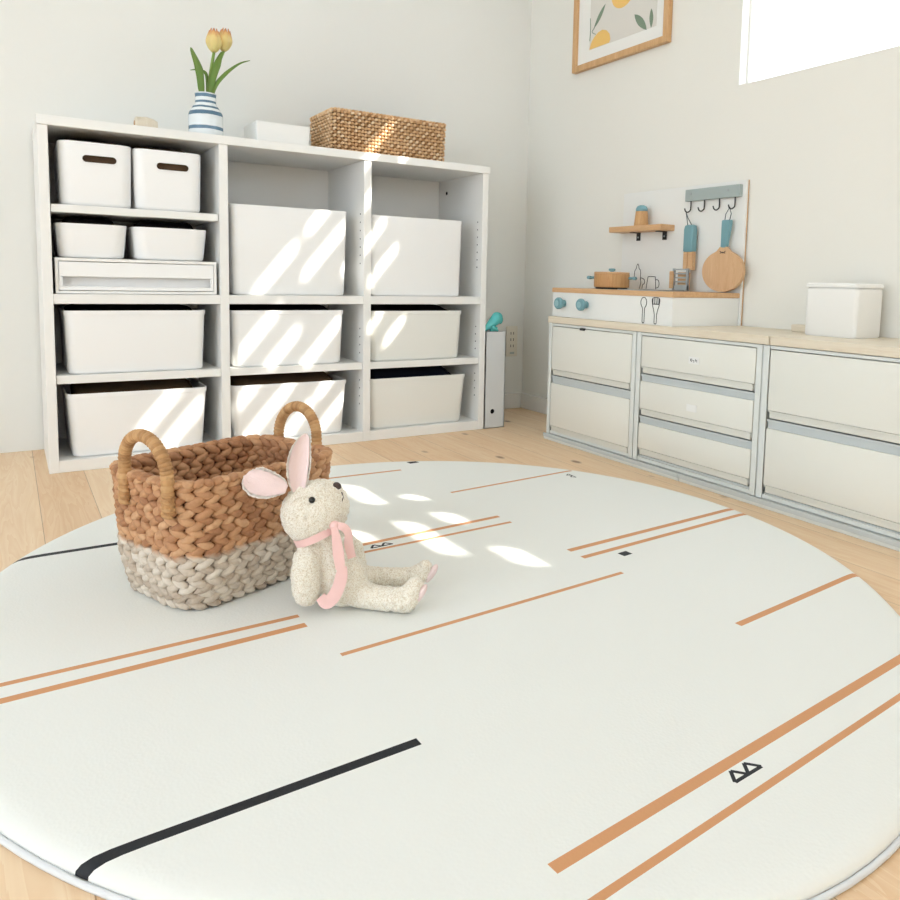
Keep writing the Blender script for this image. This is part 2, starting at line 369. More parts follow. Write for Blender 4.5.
# window in the right wall, mostly out of frame
bm=bmesh.new(); t=.008
box(bm,.030,.050,WY0,WY1,WZ0,WZ0+t,.002); box(bm,.030,.050,WY0,WY1,WZ1-t,WZ1,.002); box(bm,.030,.050,WY0,WY0+t,WZ0+t,WZ1-t,.002); box(bm,.030,.050,WY1-t,WY1,WZ0+t,WZ1-t,.002)
win=struct('window_1',bm,M['white'])
g=part('glass_pane',B(.038,.042,WY0+t,WY1-t,WZ0+t,WZ1-t),M['glass'],win,local=True)

# added unseen screen outside that window, gaps shaped to cast the sun streaks
K,MZ,X0=1.15,1.22,.55
C=[1.200,1.315,1.455,1.585,1.718,1.837]
SL={0:[(-2.56,-2.46),(-2.30,-2.225),(-2.115,-2.075),(-1.375,-1.285),(-1.145,-1.07)],
    1:[(-2.555,-2.35),(-2.205,-2.04),(-1.50,-1.41),(-1.395,-1.345),(-1.225,-1.16)],
    2:[(-2.545,-2.48),(-1.64,-1.48),(-1.445,-1.31),(-1.225,-1.10)],
    3:[(-1.67,-1.60),(-1.565,-1.46),(-1.30,-1.15)],
    4:[(-1.885,-1.765),(-1.675,-1.535),(-1.44,-1.29),(-1.27,-1.18),(-1.115,-1.07)],
    5:[(-1.955,-1.845),(-1.60,-1.465),(-1.43,-1.355),(-1.27,-1.19),(-1.175,-1.065)]}
bm=bmesh.new(); hw=.0205; ya,yb=-2.95-K*X0,-.9-K*X0
zs=[1.06]+[c for c in C]+[2.05]
edges=[1.02]+sum([[c-hw,c+hw] for c in C],[])+[2.15]
for i in range(0,len(edges),2):
    box(bm,X0-.004,X0+.004,ya,yb,edges[i]+MZ*X0,edges[i+1]+MZ*X0)
for i,c in enumerate(C):
    cur=ya
    for a,b in sorted(SL[i]):
        a2,b2=a-K*X0,b-K*X0
        if a2>cur: box(bm,X0-.0035,X0+.0035,cur,a2,c-hw+MZ*X0-.001,c+hw+MZ*X0+.001)
        cur=b2
    box(bm,X0-.0035,X0+.0035,cur,yb,c-hw+MZ*X0-.001,c+hw+MZ*X0+.001)
o=struct('trim_1',bm,M['slat'])
o['label']='slatted screen outside the window'

# ------------------------------------------------------------------ storage shelf unit
YF=-.311; ZT0,ZT1=.858,.881
shelf=thing('storage_shelf','white three column storage shelf unit holding white bins against the back wall','shelf unit',(-1.0,-.16,0))
part('top_panel',B(-1.652,-.368,YF-.004,-.004,ZT0,ZT1,.0015),M['white'],shelf)
def sidepanel(x0,x1,y0,y1,pins=True,name='divider'):
    o=part(name,B(x0,x1,YF,-.006,0,ZT0,.001),M['white'],shelf)
    return o
sp=[]
sp.append(sidepanel(-1.650,-1.628,0,0,name='side_panel'))
sp.append(sidepanel(-1.2315,-1.2082,0,0))
sp.append(sidepanel(-.812,-.788,0,0))
sp.append(sidepanel(-.3935,-.372,0,0,name='side_panel'))
cols=[(-1.628,-1.2315),(-1.2082,-.812),(-.788,-.3935)]
for x0,x1 in cols:
    part('fixed_board',B(x0,x1,YF+.001,-.008,.4265,.451,.001),M['white'],shelf)
    part('adjustable_shelf',B(x0+.001,x1-.001,YF+.006,-.012,.225,.246,.001),M['white'],shelf)
    part('base_board',B(x0,x1,YF+.001,-.008,0,.030,.001),M['white'],shelf)
    part('back_panel',B(x0+.0005,x1-.0005,-.0075,-.006,.030,ZT0-.001),M['white'],shelf)
part('adjustable_shelf',B(-1.627,-1.2345,YF+.004,-.012,.652,.671,.001),M['white'],shelf)
# rows of pin holes on the inner faces that face left
for k,(xf,panel) in enumerate(((-.812,sp[2]),(-.3935,sp[3]),(-1.2315,sp[1]))):
    for z in [.55,.575,.60,.625,.65,.675,.70,.115,.14,.165,.19,.275,.30,.325,.35]:
        if k==2: continue
        bm=bmesh.new(); cyl(bm,(xf-.0006,YF+.028,z),(xf+.001,YF+.028,z),.0022,n=10)
        if k==1 or z>.5 or True: part('pin_hole',bm,M['dark'],panel)
bm=bmesh.new(); cyl(bm,(-.3945,-.065,.812),(-.3925,-.065,.812),.006,n=16); part('cam_hole',bm,M['dark'],sp[3])

# ------------------------------------------------------------------ bins
def tub(x0,x1,z0,z1,yf=-.302,depth=.27,taper=.006,r=.022,lip=True,m='bin',th=.0025,label='',name='storage_bin',group=None,slot=None,cat='storage bin'):
    cx=(x0+x1)/2; hx=(x1-x0)/2; hy=depth/2; cy=yf+hy; h=z1-z0
    T=thing(name,label,cat,(cx,cy,z0),0,group)
    bm=bmesh.new(); L=[]
    br=.008
    for i in range(4):
        a=i/3*PI/2; L.append(rr(cx,cy,hx-taper-br*(1-math.sin(a)),hy-taper-br*(1-math.sin(a)),r,z0+br*(1-math.cos(a))))
    L.append(rr(cx,cy,hx-.002,hy-.002,r,z1-.012))
    if lip: L+= [rr(cx,cy,hx,hy,r,z1-.0115),rr(cx,cy,hx,hy,r,z1-.001)]
    L.append(rr(cx,cy,hx-.001,hy-.001,r,z1))
    L.append(rr(cx,cy,hx-th,hy-th,r-th,z1)); L.append(rr(cx,cy,hx-taper-th-.003,hy-taper-th-.003,r-th,z0+.006)); 
    loft(bm,L,True,True)
    o=part('body',bm,M[m],T,smooth=True)
    return T,o
ROW='low white bins on the lower shelves'
tub(-1.198,-.857,.451,.703,label='tall white bin in the middle column, upper row, beneath the rattan basket',group=None,r=.018,taper=.007,lip=False)
tub(-.782,-.459,.451,.699,label='tall white bin in the right column, upper row',r=.012,taper=.006,lip=False)
spec=[(-1.607,-1.267,.246,.409,'bin','low white bin in the left column under the document drawer'),
 (-1.199,-.867,.246,.408,'bin','low white bin in the middle column, middle row, with sun streaks'),
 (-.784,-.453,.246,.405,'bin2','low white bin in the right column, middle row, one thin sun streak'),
 (-1.607,-1.266,.030,.197,'bin','white bin at the bottom of the left column behind the wicker handle'),
 (-1.203,-.857,.030,.195,'bin','white bin at the bottom of the middle column with brown contents'),
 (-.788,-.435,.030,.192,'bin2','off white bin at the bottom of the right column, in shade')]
for x0,x1,z0,z1,mm,lb in spec:
    tub(x0,x1,z0,z1,m=mm,label=lb,r=.022,taper=.007 if z0>.1 else .011,yf=-.302)
def shadefill(x0,x1,z0,z1,m,label,name='folded_cloth',y0=-.288,y1=-.045,zb=None):  # dark heap added in a bin, its colour stands in for gap shade
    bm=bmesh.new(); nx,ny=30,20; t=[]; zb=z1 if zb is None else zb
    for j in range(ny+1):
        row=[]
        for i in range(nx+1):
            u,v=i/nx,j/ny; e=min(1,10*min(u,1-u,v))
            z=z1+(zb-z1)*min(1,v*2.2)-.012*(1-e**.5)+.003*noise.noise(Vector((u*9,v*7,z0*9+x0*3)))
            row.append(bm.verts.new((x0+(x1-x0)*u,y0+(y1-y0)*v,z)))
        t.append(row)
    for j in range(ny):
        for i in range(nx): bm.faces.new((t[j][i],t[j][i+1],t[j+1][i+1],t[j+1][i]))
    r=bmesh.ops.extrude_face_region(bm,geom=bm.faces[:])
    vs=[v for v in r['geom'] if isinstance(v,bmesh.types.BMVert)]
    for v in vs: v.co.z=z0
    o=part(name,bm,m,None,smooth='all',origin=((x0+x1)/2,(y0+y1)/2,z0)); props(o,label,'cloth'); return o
shadefill(-1.582,-1.292,.055,.188,M['browncloth'],'brown cloth heaped in the bottom left bin',zb=.212)
shadefill(-1.179,-.882,.055,.188,M['browncloth'],'brown cloth heaped in the bottom middle bin',zb=.214)
shadefill(-.762,-.462,.055,.184,M['navycloth'],'navy cloth heaped in the bottom right bin',zb=.216)
shadefill(-1.592,-1.284,.256,.404,M['darkcloth'],'dark cloth inside the low left bin of the middle row',zb=.420)
shadefill(-1.184,-.882,.256,.403,M['darkcloth'],'dark cloth inside the low middle bin of the middle row',zb=.420)
shadefill(-.769,-.468,.256,.400,M['darkcloth'],'dark cloth inside the low right bin of the middle row',zb=.420)
shadefill(-1.595,-1.453,.680,.822,M['browncloth'],'brown cloth in the slotted bin at the far left',zb=.848,y0=-.285,y1=-.062)
shadefill(-1.427,-1.283,.680,.820,M['browncloth'],'brown cloth in the slotted bin beside the divider',zb=.848,y0=-.285,y1=-.062)
shadefill(-1.598,-1.478,.575,.620,M['darkcloth'],'dark cloth in the small tub at the far left',zb=.646,y0=-.278,y1=-.125)
shadefill(-1.424,-1.280,.575,.620,M['darkcloth'],'dark cloth in the small tub beside the divider',zb=.646,y0=-.278,y1=-.125)

# upper-left column: slotted bins and small rounded tubs
def slotbin(x0,x1,z0,z1,sx0,sx1,label):
    yf=-.300; depth=.25; cx=(x0+x1)/2; hx=(x1-x0)/2; hy=depth/2; cy=yf+hy; r=.028; th=.003
    T=thing('handled_bin',label,'storage bin',(cx,cy,z0),0)
    bm=bmesh.new(); br=.01; L=[]
    for i in range(4):
        a=i/3*PI/2; L.append(rr(cx,cy,hx-.003-br*(1-math.sin(a)),hy-.003-br*(1-math.sin(a)),r,z0+br*(1-math.cos(a)),8))
    L+= [rr(cx,cy,hx,hy,r,z1-.001,8),rr(cx,cy,hx-.001,hy-.001,r,z1,8),rr(cx,cy,hx-th,hy-th,r-th,z1,8),rr(cx,cy,hx-.006-th,hy-.006-th,r-th,z0+.004,8)]
    loft(bm,L)
    o=part('body',bm,M['bin'],T,smooth=True)
    # cut the hand slot
    zc=z1-.041; hh=.0095
    t=bmesh.new(); P=[]
    for i in range(13): a=-PI/2+PI*i/12; P.append((sx1-hh+hh*math.cos(a),yf-.03,zc+hh*math.sin(a)))
    for i in range(13): a=PI/2+PI*i/12; P.append((sx0+hh+hh*math.cos(a),yf-.03,zc+hh*math.sin(a)))
    prism(t,P,(0,.06,0)); c=part('slot_cutter',t,M['bin'],T)
    md=o.modifiers.new('b','BOOLEAN'); md.object=c; md.operation='DIFFERENCE'; md.solver='EXACT'
    dg=bpy.context.evaluated_depsgraph_get(); me=bpy.data.meshes.new_from_object(o.evaluated_get(dg)); o.modifiers.clear(); o.data=me
    bpy.data.objects.remove(c)
    part('slot_rim',tube(bmesh.new(),[Vector(p)+Vector((0,.0293,0)) for p in P],.0011,n=6,smooth=False,closed=True),M['bin'],T,smooth='all')
    # things inside
    return T
slotbin(-1.607,-1.4415,.671,.829,-1.556,-1.478,'white bin with oval hand slot, at the far left of the top compartment')
slotbin(-1.4385,-1.271,.671,.827,-1.386,-1.306,'white bin with oval hand slot, right one beside the divider')
tub(-1.619,-1.455,.542,.627,r=.03,taper=.008,lip=False,label='small white rounded tub at the far left, on the document drawer',name='small_tub',yf=-.3,depth=.2,cat='tub')
tub(-1.446,-1.257,.542,.6265,r=.034,taper=.008,lip=False,label='small white rounded tub beside the divider, on the document drawer',name='small_tub',yf=-.3,depth=.2,cat='tub')
T=thing('document_drawer','flat white document drawer case below the two small tubs','drawer case',(-1.43,-.17,.451))
bm=bmesh.new(); x0,x1=-1.622,-1.2395; yf=-.302
box(bm,x0,x1,yf,-.05,.533,.541,.001); box(bm,x0,x1,yf,-.05,.452,.459,.001); box(bm,x0,x0+.007,yf,-.05,.459,.533,.001); box(bm,x1-.007,x1,yf,-.05,.459,.533,.001); box(bm,x0+.007,x1-.007,-.056,-.05,.459,.533)
part('case',bm,M['white'],T)
bm=bmesh.new(); box(bm,x0+.008,x1-.008,yf+.001,yf+.006,.4945,.5315,.0012); box(bm,x0+.008,x1-.008,yf+.001,yf+.006,.4605,.4705,.0012); box(bm,x0+.008,x0+.016,yf+.001,yf+.006,.4705,.4945,.0005);box(bm,x1-.016,x1-.008,yf+.001,yf+.006,.4705,.4945,.0005);box(bm,x0+.008,x1-.008,yf+.022,yf+.026,.462,.529);box(bm,x0+.010,x1-.010,yf+.006,-.07,.461,.464)
part('drawer',bm,M['bin'],T)

# ------------------------------------------------------------------ things on top of the shelf
ZS=.881
T=thing('flower_vase','small white vase with blue grey stripes on the shelf top','vase',(-1.243,-.215,ZS))
bm=bmesh.new(); lathe(bm,(-1.243,-.215,ZS),[(.040,0),(.0445,.003),(.0455,.02),(.0455,.062),(.044,.070),(.036,.084),(.029,.094),(.0275,.098),(.0275,.118),(.0285,.1235),(.0265,.1245),(.0245,.122),(.0245,.098),(.030,.09),(.041,.066),(.041,.01),(.0,.008)],40)
part('body',bm,M['vase'],T,smooth='all')
def tulip(base_,head,label,leaves,scale=1.,tilt=(0,0)):
    T=thing('tulip',label,'flower',base_,0,None)
    bx=Vector(base_); hd=Vector(head)
    mid=Vector((bx.x+.006,bx.y,1.012))
    part('stem',tube(bmesh.new(),[bx,mid,hd],.0032*scale,n=10),M['stem'],T,smooth='all')
    # petals
    for k in range(6):
        a0=2*PI*k/6+.3; inner=k%2
        t=bmesh.new(); nu,nv=9,10; grid=[]; tn=[]
        h=.052*scale*(1.0 if inner else .95)
        for j in range(nv+1):
            v=j/nv; row=[]
            R=scale*(.0035+.0150*math.sin(min(1,v*1.5)*PI/2)**.7-(.012 if inner else .008)*max(0,v-.45)**1.2*2)
            wd=(math.sin(PI*min(1,(v*.90+.06))**.85)**.5)*1.15
            for i in range(nu+1):
                u=i/nu*2-1; a=a0+u*wd*.62
                rr_=R*(1-.12*abs(u)**2 )*(.93 if inner else 1.03)
                row.append(t.verts.new((rr_*math.cos(a),rr_*math.sin(a),v*h-.004*abs(u)*v)))
            grid.append(row)
        for j in range(nv):
            for i in range(nu): t.faces.new((grid[j][i],grid[j][i+1],grid[j+1][i+1],grid[j+1][i]))
        X=Matrix.Translation(hd)@Matrix.Rotation(tilt[0],4,'Y')@Matrix.Rotation(tilt[1],4,'X')
        zs_=[v.co.z/h for v in t.verts]
        t.transform(X); me_v=[max(0,min(1,z+random.uniform(-.05,.08))) for z in zs_]
        o=part('petal',t,M['petal'],T,smooth='all')
        at=o.data.attributes.new('tone','FLOAT','POINT')
        for i,v in enumerate(me_v): at.data[i].value=v
        s=o.modifiers.new('s','SOLIDIFY'); s.thickness=.0008
    for pts,w,n_ in leaves:
        bm=bmesh.new(); ribbon(bm,pts,w,n_,.0012,7); part('leaf',bm,M['leaf'],T,smooth='all')
c0=Vector((-1.243,-.215,0))
cn=(-.4,-.9,.1)
tulip((-1.241,-.210,ZS+.010),(-1.220,-.218,1.119),'yellow tulip with reddish tips, lower left bloom in the striped vase',
  [([(-1.250,-.222,.96),(-1.256,-.224,1.02),(-1.262,-.228,1.066),(-1.280,-.235,1.108),(-1.284,-.236,1.118)],[.004,.018,.021,.009,.001],cn),
   ([(-1.240,-.212,.98),(-1.236,-.206,1.04),(-1.240,-.200,1.066),(-1.258,-.19,1.073),(-1.276,-.185,1.070)],[.004,.008,.009,.005,.001],(-.3,-.9,.5))],1.28,(.03,-.05))
tulip((-1.240,-.218,ZS+.010),(-1.190,-.200,1.131),'yellow tulip with orange tips, upper right bloom in the striped vase',
  [([(-1.236,-.222,.97),(-1.230,-.226,1.03),(-1.214,-.228,1.085),(-1.200,-.226,1.122)],[.005,.018,.020,.006],cn),
   ([(-1.232,-.224,.97),(-1.222,-.228,1.022),(-1.194,-.236,1.062),(-1.158,-.242,1.094),(-1.128,-.244,1.108)],[.004,.013,.012,.006,.001],(-.45,-.8,.45))],1.25,(.10,.05))
# wooden toy block
T=thing('wooden_toy','small pale wooden toy standing at the left on the shelf top','toy',(-1.392,-.20,ZS))
bm=bmesh.new(); t=bmesh.new(); lathe(t,(0,0,0),[(.0,-.030),(.016,-.030),(.020,-.026),(.022,0),(.018,.016),(.013,.026),(0,.028)],20)
merge(bm,t,Matrix.Translation((-1.392,-.20,ZS+.022))@Matrix.Rotation(PI/2,4,'Y')); part('body',bm,M['paleboard'],T,smooth=40)
bm=bmesh.new(); cyl(bm,(-1.423,-.20,ZS+.022),(-1.4215,-.20,ZS+.022),.010,n=16); part('end_disc',bm,M['toywoodv'],T)
# white open box
T=thing('white_tray_box','white lidless plastic box on the shelf top between vase and rattan basket','box',(-1.03,-.15,ZS))
bm=bmesh.new(); bx0,bx1,by0,by1=-1.112,-.952,-.240,-.10
L=[rr((bx0+bx1)/2,(by0+by1)/2,(bx1-bx0)/2-.003,(by1-by0)/2-.003,.006,ZS),rr((bx0+bx1)/2,(by0+by1)/2,(bx1-bx0)/2,(by1-by0)/2,.006,ZS+.066),rr((bx0+bx1)/2,(by0+by1)/2,(bx1-bx0)/2-.002,(by1-by0)/2-.002,.005,ZS+.066),rr((bx0+bx1)/2,(by0+by1)/2,(bx1-bx0)/2-.005,(by1-by0)/2-.005,.005,ZS+.004)]
loft(bm,L); part('body',bm,M['white'],T,smooth=True)

# ------------------------------------------------------------------ woven things
def perim(hx,hy,r,n):
    """n points evenly spaced round a rounded rectangle, with tangent"""
    P=[Vector(p) for p in rr(0,0,hx,hy,r,0,10)]; P.append(P[0]); 
    D=[0]
    for a,b in zip(P,P[1:]): D.append(D[-1]+(b-a).length)
    tot=D[-1]; out=[]; k=0
    for i in range(n):
        s=tot*i/n
        while D[k+1]<s: k+=1
        f=(s-D[k])/max(1e-9,(D[k+1]-D[k])); out.append((P[k].lerp(P[k+1],f),(P[k+1]-P[k]).normalized()))
    return out,tot
def strands(bm,lobes,nu=8,nv=5):
    """lobes: (centre, long dir, out dir, len, width, thick, tone). teardrop strands"""
    tones=[]
    for c,d,o_,ln,w,th,tone in lobes:
        d=d.normalized(); s=d.cross(o_).normalized(); o2=s.cross(d)
        rings=[]
        top=bm.verts.new(c-d*ln/2); tones.append(tone)
        for j in range(1,nv):
            v=j/nv; pr_=math.sin(PI*v)**.6; x=(v-.5)*ln; bow=.25*th*math.sin(PI*v)
            rg=[]
            for i in range(nu):
                a=2*PI*i/nu; rg.append(bm.verts.new(c+d*x+s*(w/2*pr_*math.cos(a))+o2*(th/2*pr_*math.sin(a)+bow))); tones.append(tone)
            rings.append(rg)
        bot=bm.verts.new(c+d*ln/2); tones.append(tone)
        for i in range(nu):
            bm.faces.new((top,rings[0][(i+1)%nu],rings[0][i]))
            bm.faces.new((bot,rings[-1][i],rings[-1][(i+1)%nu]))
        for a,b in zip(rings,rings[1:]):
            for i in range(nu): bm.faces.new((a[i],a[(i+1)%nu],b[(i+1)%nu],b[i]))
    return tones
def settone(o,t):
    at=o.data.attributes.new('tone','FLOAT','POINT'); n=len(o.data.vertices)
    for i in range(n): at.data[i].value=t[i] if i<len(t) else t[-1]
M['core']=mat('dark_strand_core',(128,90,62),.9,.1)

BA=math.radians(22)
bk=thing('seagrass_basket','two tone braided seagrass basket with arched handles, whitewashed bottom, on the mat','basket',(-1.4330,-1.229,.0195),BA)
H=.191; rows=20; lob=[]
def bdim(v):  # v=0..1 height -> half sizes
    f=math.sin(min(1,v*3)*PI/2)
    return .123+.010*f+.010*v, .088+.010*f+.007*v
for i in range(rows):
    v=(i+.5)/rows; hx,hy=bdim(v); z=.004+H*v*.985
    pts,tot=perim(hx,hy,.048,38); off=(i//2)%2
    up=1 if i%2 else -1
    pts,tot=perim(hx,hy,.048,76)
    for j in range(38):
        p,tg=pts[(2*j+(1 if off else 0)+(0 if i%2 else 0))%76]
        out=Vector((tg.y,-tg.x,0)); 
        sag=.004*math.sin(PI*v)*0
        tilt=math.radians(27)*up
        d=tg*math.cos(tilt)+Vector((0,0,1))*math.sin(tilt)
        c=Vector((p.x,p.y,z+random.uniform(-.0006,.0006)))+out*(random.uniform(-.001,.0014))
        lob.append((c,d,out,.036*random.uniform(.94,1.06),.0150*random.uniform(.92,1.08),.0135,random.uniform(.1,.62)))
        if v>.35: lob.append((c-out*.0085,d,-out,.036,.0150,.012,random.uniform(.05,.5)))
bm=bmesh.new(); tn=strands(bm,lob)
o=part('woven_body',bm,M['seagrass'],bk,local=True,smooth='all'); settone(o,tn)
bm=bmesh.new(); L=[]
for v in (0,.1,.25,.5,.75,.97):
    hx,hy=bdim(v); L.append(rr(0,0,hx-.0012,hy-.0012,.047,.002+H*v,8))
for v in (.97,.5,.1,.02):
    hx,hy=bdim(v); L.append(rr(0,0,hx-.0060,hy-.0060,.043,.003+H*v,8))
loft(bm,L); part('inner_wall',bm,M['core'],bk,local=True,smooth='all')
# rim braid
hx,hy=bdim(1); pts,tot=perim(hx,hy,.048,70); lob=[]
for j,(p,tg) in enumerate(pts):
    out=Vector((tg.y,-tg.x,0)); lob.append((Vector((p.x,p.y,H+.003))-out*.004,tg+Vector((0,0,.35 if j%2 else -.2)),out,.027,.0125,.022,random.uniform(.1,.6)))
bm=bmesh.new(); tn=strands(bm,lob); o=part('rim',bm,M['seagrass'],bk,local=True,smooth='all'); settone(o,tn)
# handles: arched cord-wrapped loops on the short sides
for s in (-1,1):
    hx,_=bdim(.9); X=s*(hx+.009)
    oy=-.022 if s<0 else .008; hh_=.053 if s<0 else .053
    path=[(s*(bdim(.78)[0]+.009),-.062,H*.80),(X,-.061,H*.92)]
    for i in range(9):
        a=PI*i/8; path.append((X+s*.003*math.sin(a),-.0605*math.cos(a),H+.015+hh_*math.sin(a)))
    path+=[(X,.061,H*.92),(s*(bdim(.78)[0]+.009),.062,H*.80)]
    path=[(a_,b_*(.92 if s<0 else .84)+oy,c_) for a_,b_,c_ in path]
    P=smoothpath(path,26); bm=bmesh.new(); tube(bm,P,lambda t:.0078+.0017*abs(math.sin(t*PI*44))**.6,n=12,smooth=False)
    o=part('handle',bm,M['handle'],bk,local=True,smooth='all'); 
    tt=[]; 
    for i in range(len(P)): 
        q=random.Random(int(i/(len(P)-1)*44)+100*s).uniform(.15,.6); tt+=[q]*12
    settone(o,tt)
    # lashing where the handle meets the wall
    for yy in (-.0565*(1 if s<0 else .92)+oy,.0565*(1 if s<0 else .92)+oy):
        lob=[]
        for k in range(4):
            lob.append((Vector((s*(bdim(.8)[0]+.011),yy,H*(.80+.05*k))),Vector((0,1,.25)),Vector((s,0,0)),.028,.009,.012,random.uniform(.2,.6)))
        bm=bmesh.new(); tn=strands(bm,lob); q=part('lashing',bm,M['handle'],o,local=True,smooth='all'); settone(q,tn)

# rattan basket on the shelf
rb=thing('rattan_basket','low rectangular woven rattan basket on the right end of the shelf top','basket',(-.700,-.160,ZS),0)
rhx,rhy,rh=.191,.102,.126; lob=[]; rws=12
for i in range(rws):
    f=1.0; z=.008+(rh-.014)*i/(rws-1)
    pts,tot=perim(rhx-.004+.003*i/rws,rhy-.004+.003*i/rws,.012,104)
    for j,(p,tg) in enumerate(pts):
        out=Vector((tg.y,-tg.x,0)); q=(j+i)%2
        lob.append((Vector((p.x,p.y,z))+out*(.0012 if q else -.0006),tg+Vector((0,0,.75 if q else .2)),out,.0150,.0092,.0095,random.uniform(.3,.7) if q else random.uniform(.02,.4)))
bm=bmesh.new(); tn=strands(bm,lob,6,4); o=part('woven_wall',bm,M['rattan'],rb,local=True,smooth='all'); settone(o,tn)
bm=bmesh.new(); loft(bm,[rr(0,0,rhx-.005,rhy-.005,.012,.001),rr(0,0,rhx-.004,rhy-.004,.012,rh-.004),rr(0,0,rhx-.008,rhy-.008,.010,rh-.004),rr(0,0,rhx-.008,rhy-.008,.010,.006)]); part('core',bm,M['core'],rb,local=True)
pts,tot=perim(rhx-.001,rhy-.001,.012,100); lob=[(Vector((p.x,p.y,rh)),tg+Vector((0,0,.3)),Vector((tg.y,-tg.x,0)),.016,.009,.010,random.uniform(.1,.6)) for p,tg in pts]
bm=bmesh.new(); tn=strands(bm,lob,6,4); o=part('rim',bm,M['rattan'],rb,local=True,smooth='all'); settone(o,tn)

# ------------------------------------------------------------------ play mat
pm=thing('play_mat','large round cream play mat with thin orange and black lines','play mat',(MC[0],MC[1],0))
bm=bmesh.new(); n=160; R0=.746; prof=[(.0,.018),(.55,.018),(.700,.0182),(.718,.0178),(.729,.0165),(.7365,.0135),(.740,.0095),(.7405,.006),(.738,.003),(.731,.0015),(0,.001)]
def rad(th): return (.7449-.01515*math.cos(2*th)+.00403*math.sin(2*th)-.0014*math.cos(3*th)+.0027*math.sin(3*th)+.030*math.exp(-((th-4.66)/.40)**2))/.7449
rings=[]
for r,z in prof:
    if r==0: rings.append([bm.verts.new((0,0,z))]); continue
    rings.append([bm.verts.new((r*rad(2*PI*i/n)*math.cos(2*PI*i/n),r*rad(2*PI*i/n)*math.sin(2*PI*i/n),z)) for i in range(n)])
for a,b in zip(rings,rings[1:]):
    for i in range(n):
        j=(i+1)%n
        if len(a)==1: bm.faces.new((a[0],b[i],b[j]))
        elif len(b)==1: bm.faces.new((a[j],a[i],b[0]))
        else: bm.faces.new((a[i],b[i],b[j],a[j]))
part('cushion',bm,M['mat'],pm,local=True,smooth='all')
bm=bmesh.new(); tube(bm,[(0.7425*rad(2*PI*i/n)*math.cos(2*PI*i/n),0.7425*rad(2*PI*i/n)*math.sin(2*PI*i/n),.0032) for i in range(n)],.0032,n=8,smooth=False,closed=True)
part('piping',bm,M['piping'],pm,local=True,smooth='all',label='white piping round the mat edge')

# ------------------------------------------------------------------ plush rabbit
AN=math.atan2(-.545,.838)
rbt=thing('plush_rabbit','cream plush rabbit with pink ears and ribbon, sitting against the basket','plush toy',(-1.31,-1.43,0),AN)
def blob(bm,chain):
    for (a,b) in zip(chain,chain[1:]):
        A=Vector(a[:3]);Bv=Vector(b[:3]); k=max(2,int((A-Bv).length/.004))
        for i in range(k+1):
            t=i/k; sph(bm,A.lerp(Bv,t),a[3]*(1-t)+b[3]*t,n=18)
bm=bmesh.new()
blob(bm,[(-.049,.0,.158,.0465),(-.037,0,.166,.0435),(-.0295,0,.173,.0345),(-.0240,0,.180,.0245)])
blob(bm,[(-.052,0,.183,.024),(-.060,-.001,.191,.017)])
blob(bm,[(-.032,0,.118,.024),(-.024,-.001,.100,.0275),(-.012,0,.078,.0335),(-.004,0,.058,.0375),(0,-.002,.052,.035)])
blob(bm,[(-.045,-.016,.114,.015),(-.0495,-.030,.097,.0205),(-.0500,-.0350,.075,.0222),(-.0485,-.035,.055,.0210),(-.048,-.035,.048,.019)])
blob(bm,[(-.008,.028,.110,.013),(.004,.040,.088,.017),(.008,.042,.066,.017)])
blob(bm,[(.004,.0,.046,.026),(.022,-.008,.0385,.0205),(.050,-.018,.0365,.0182),(.082,-.025,.037,.0182),(.096,-.026,.0375,.0185)])
blob(bm,[(.096,-.026,.0375,.0185),(.105,-.025,.049,.0165),(.1095,-.024,.060,.0125)])
blob(bm,[(.004,.03,.048,.024),(.030,.048,.038,.019),(.056,.052,.0375,.017),(.088,.056,.037,.0165)])
blob(bm,[(.090,.056,.037,.0165),(.108,.056,.044,.0155),(.116,.056,.056,.0118)])
body=part('body',bm,M['plush'],rbt,local=True,smooth='all')
md=body.modifiers.new('r','REMESH'); md.mode='VOXEL'; md.voxel_size=.0022; md.use_smooth_shade=True
md=body.modifiers.new('s','SMOOTH'); md.iterations=10; md.factor=.5
tx=bpy.data.textures.new('curl','CLOUDS'); tx.noise_scale=.0055; tx.noise_depth=1
md=body.modifiers.new('d','DISPLACE'); md.texture=tx; md.strength=.0045; md.mid_level=.5
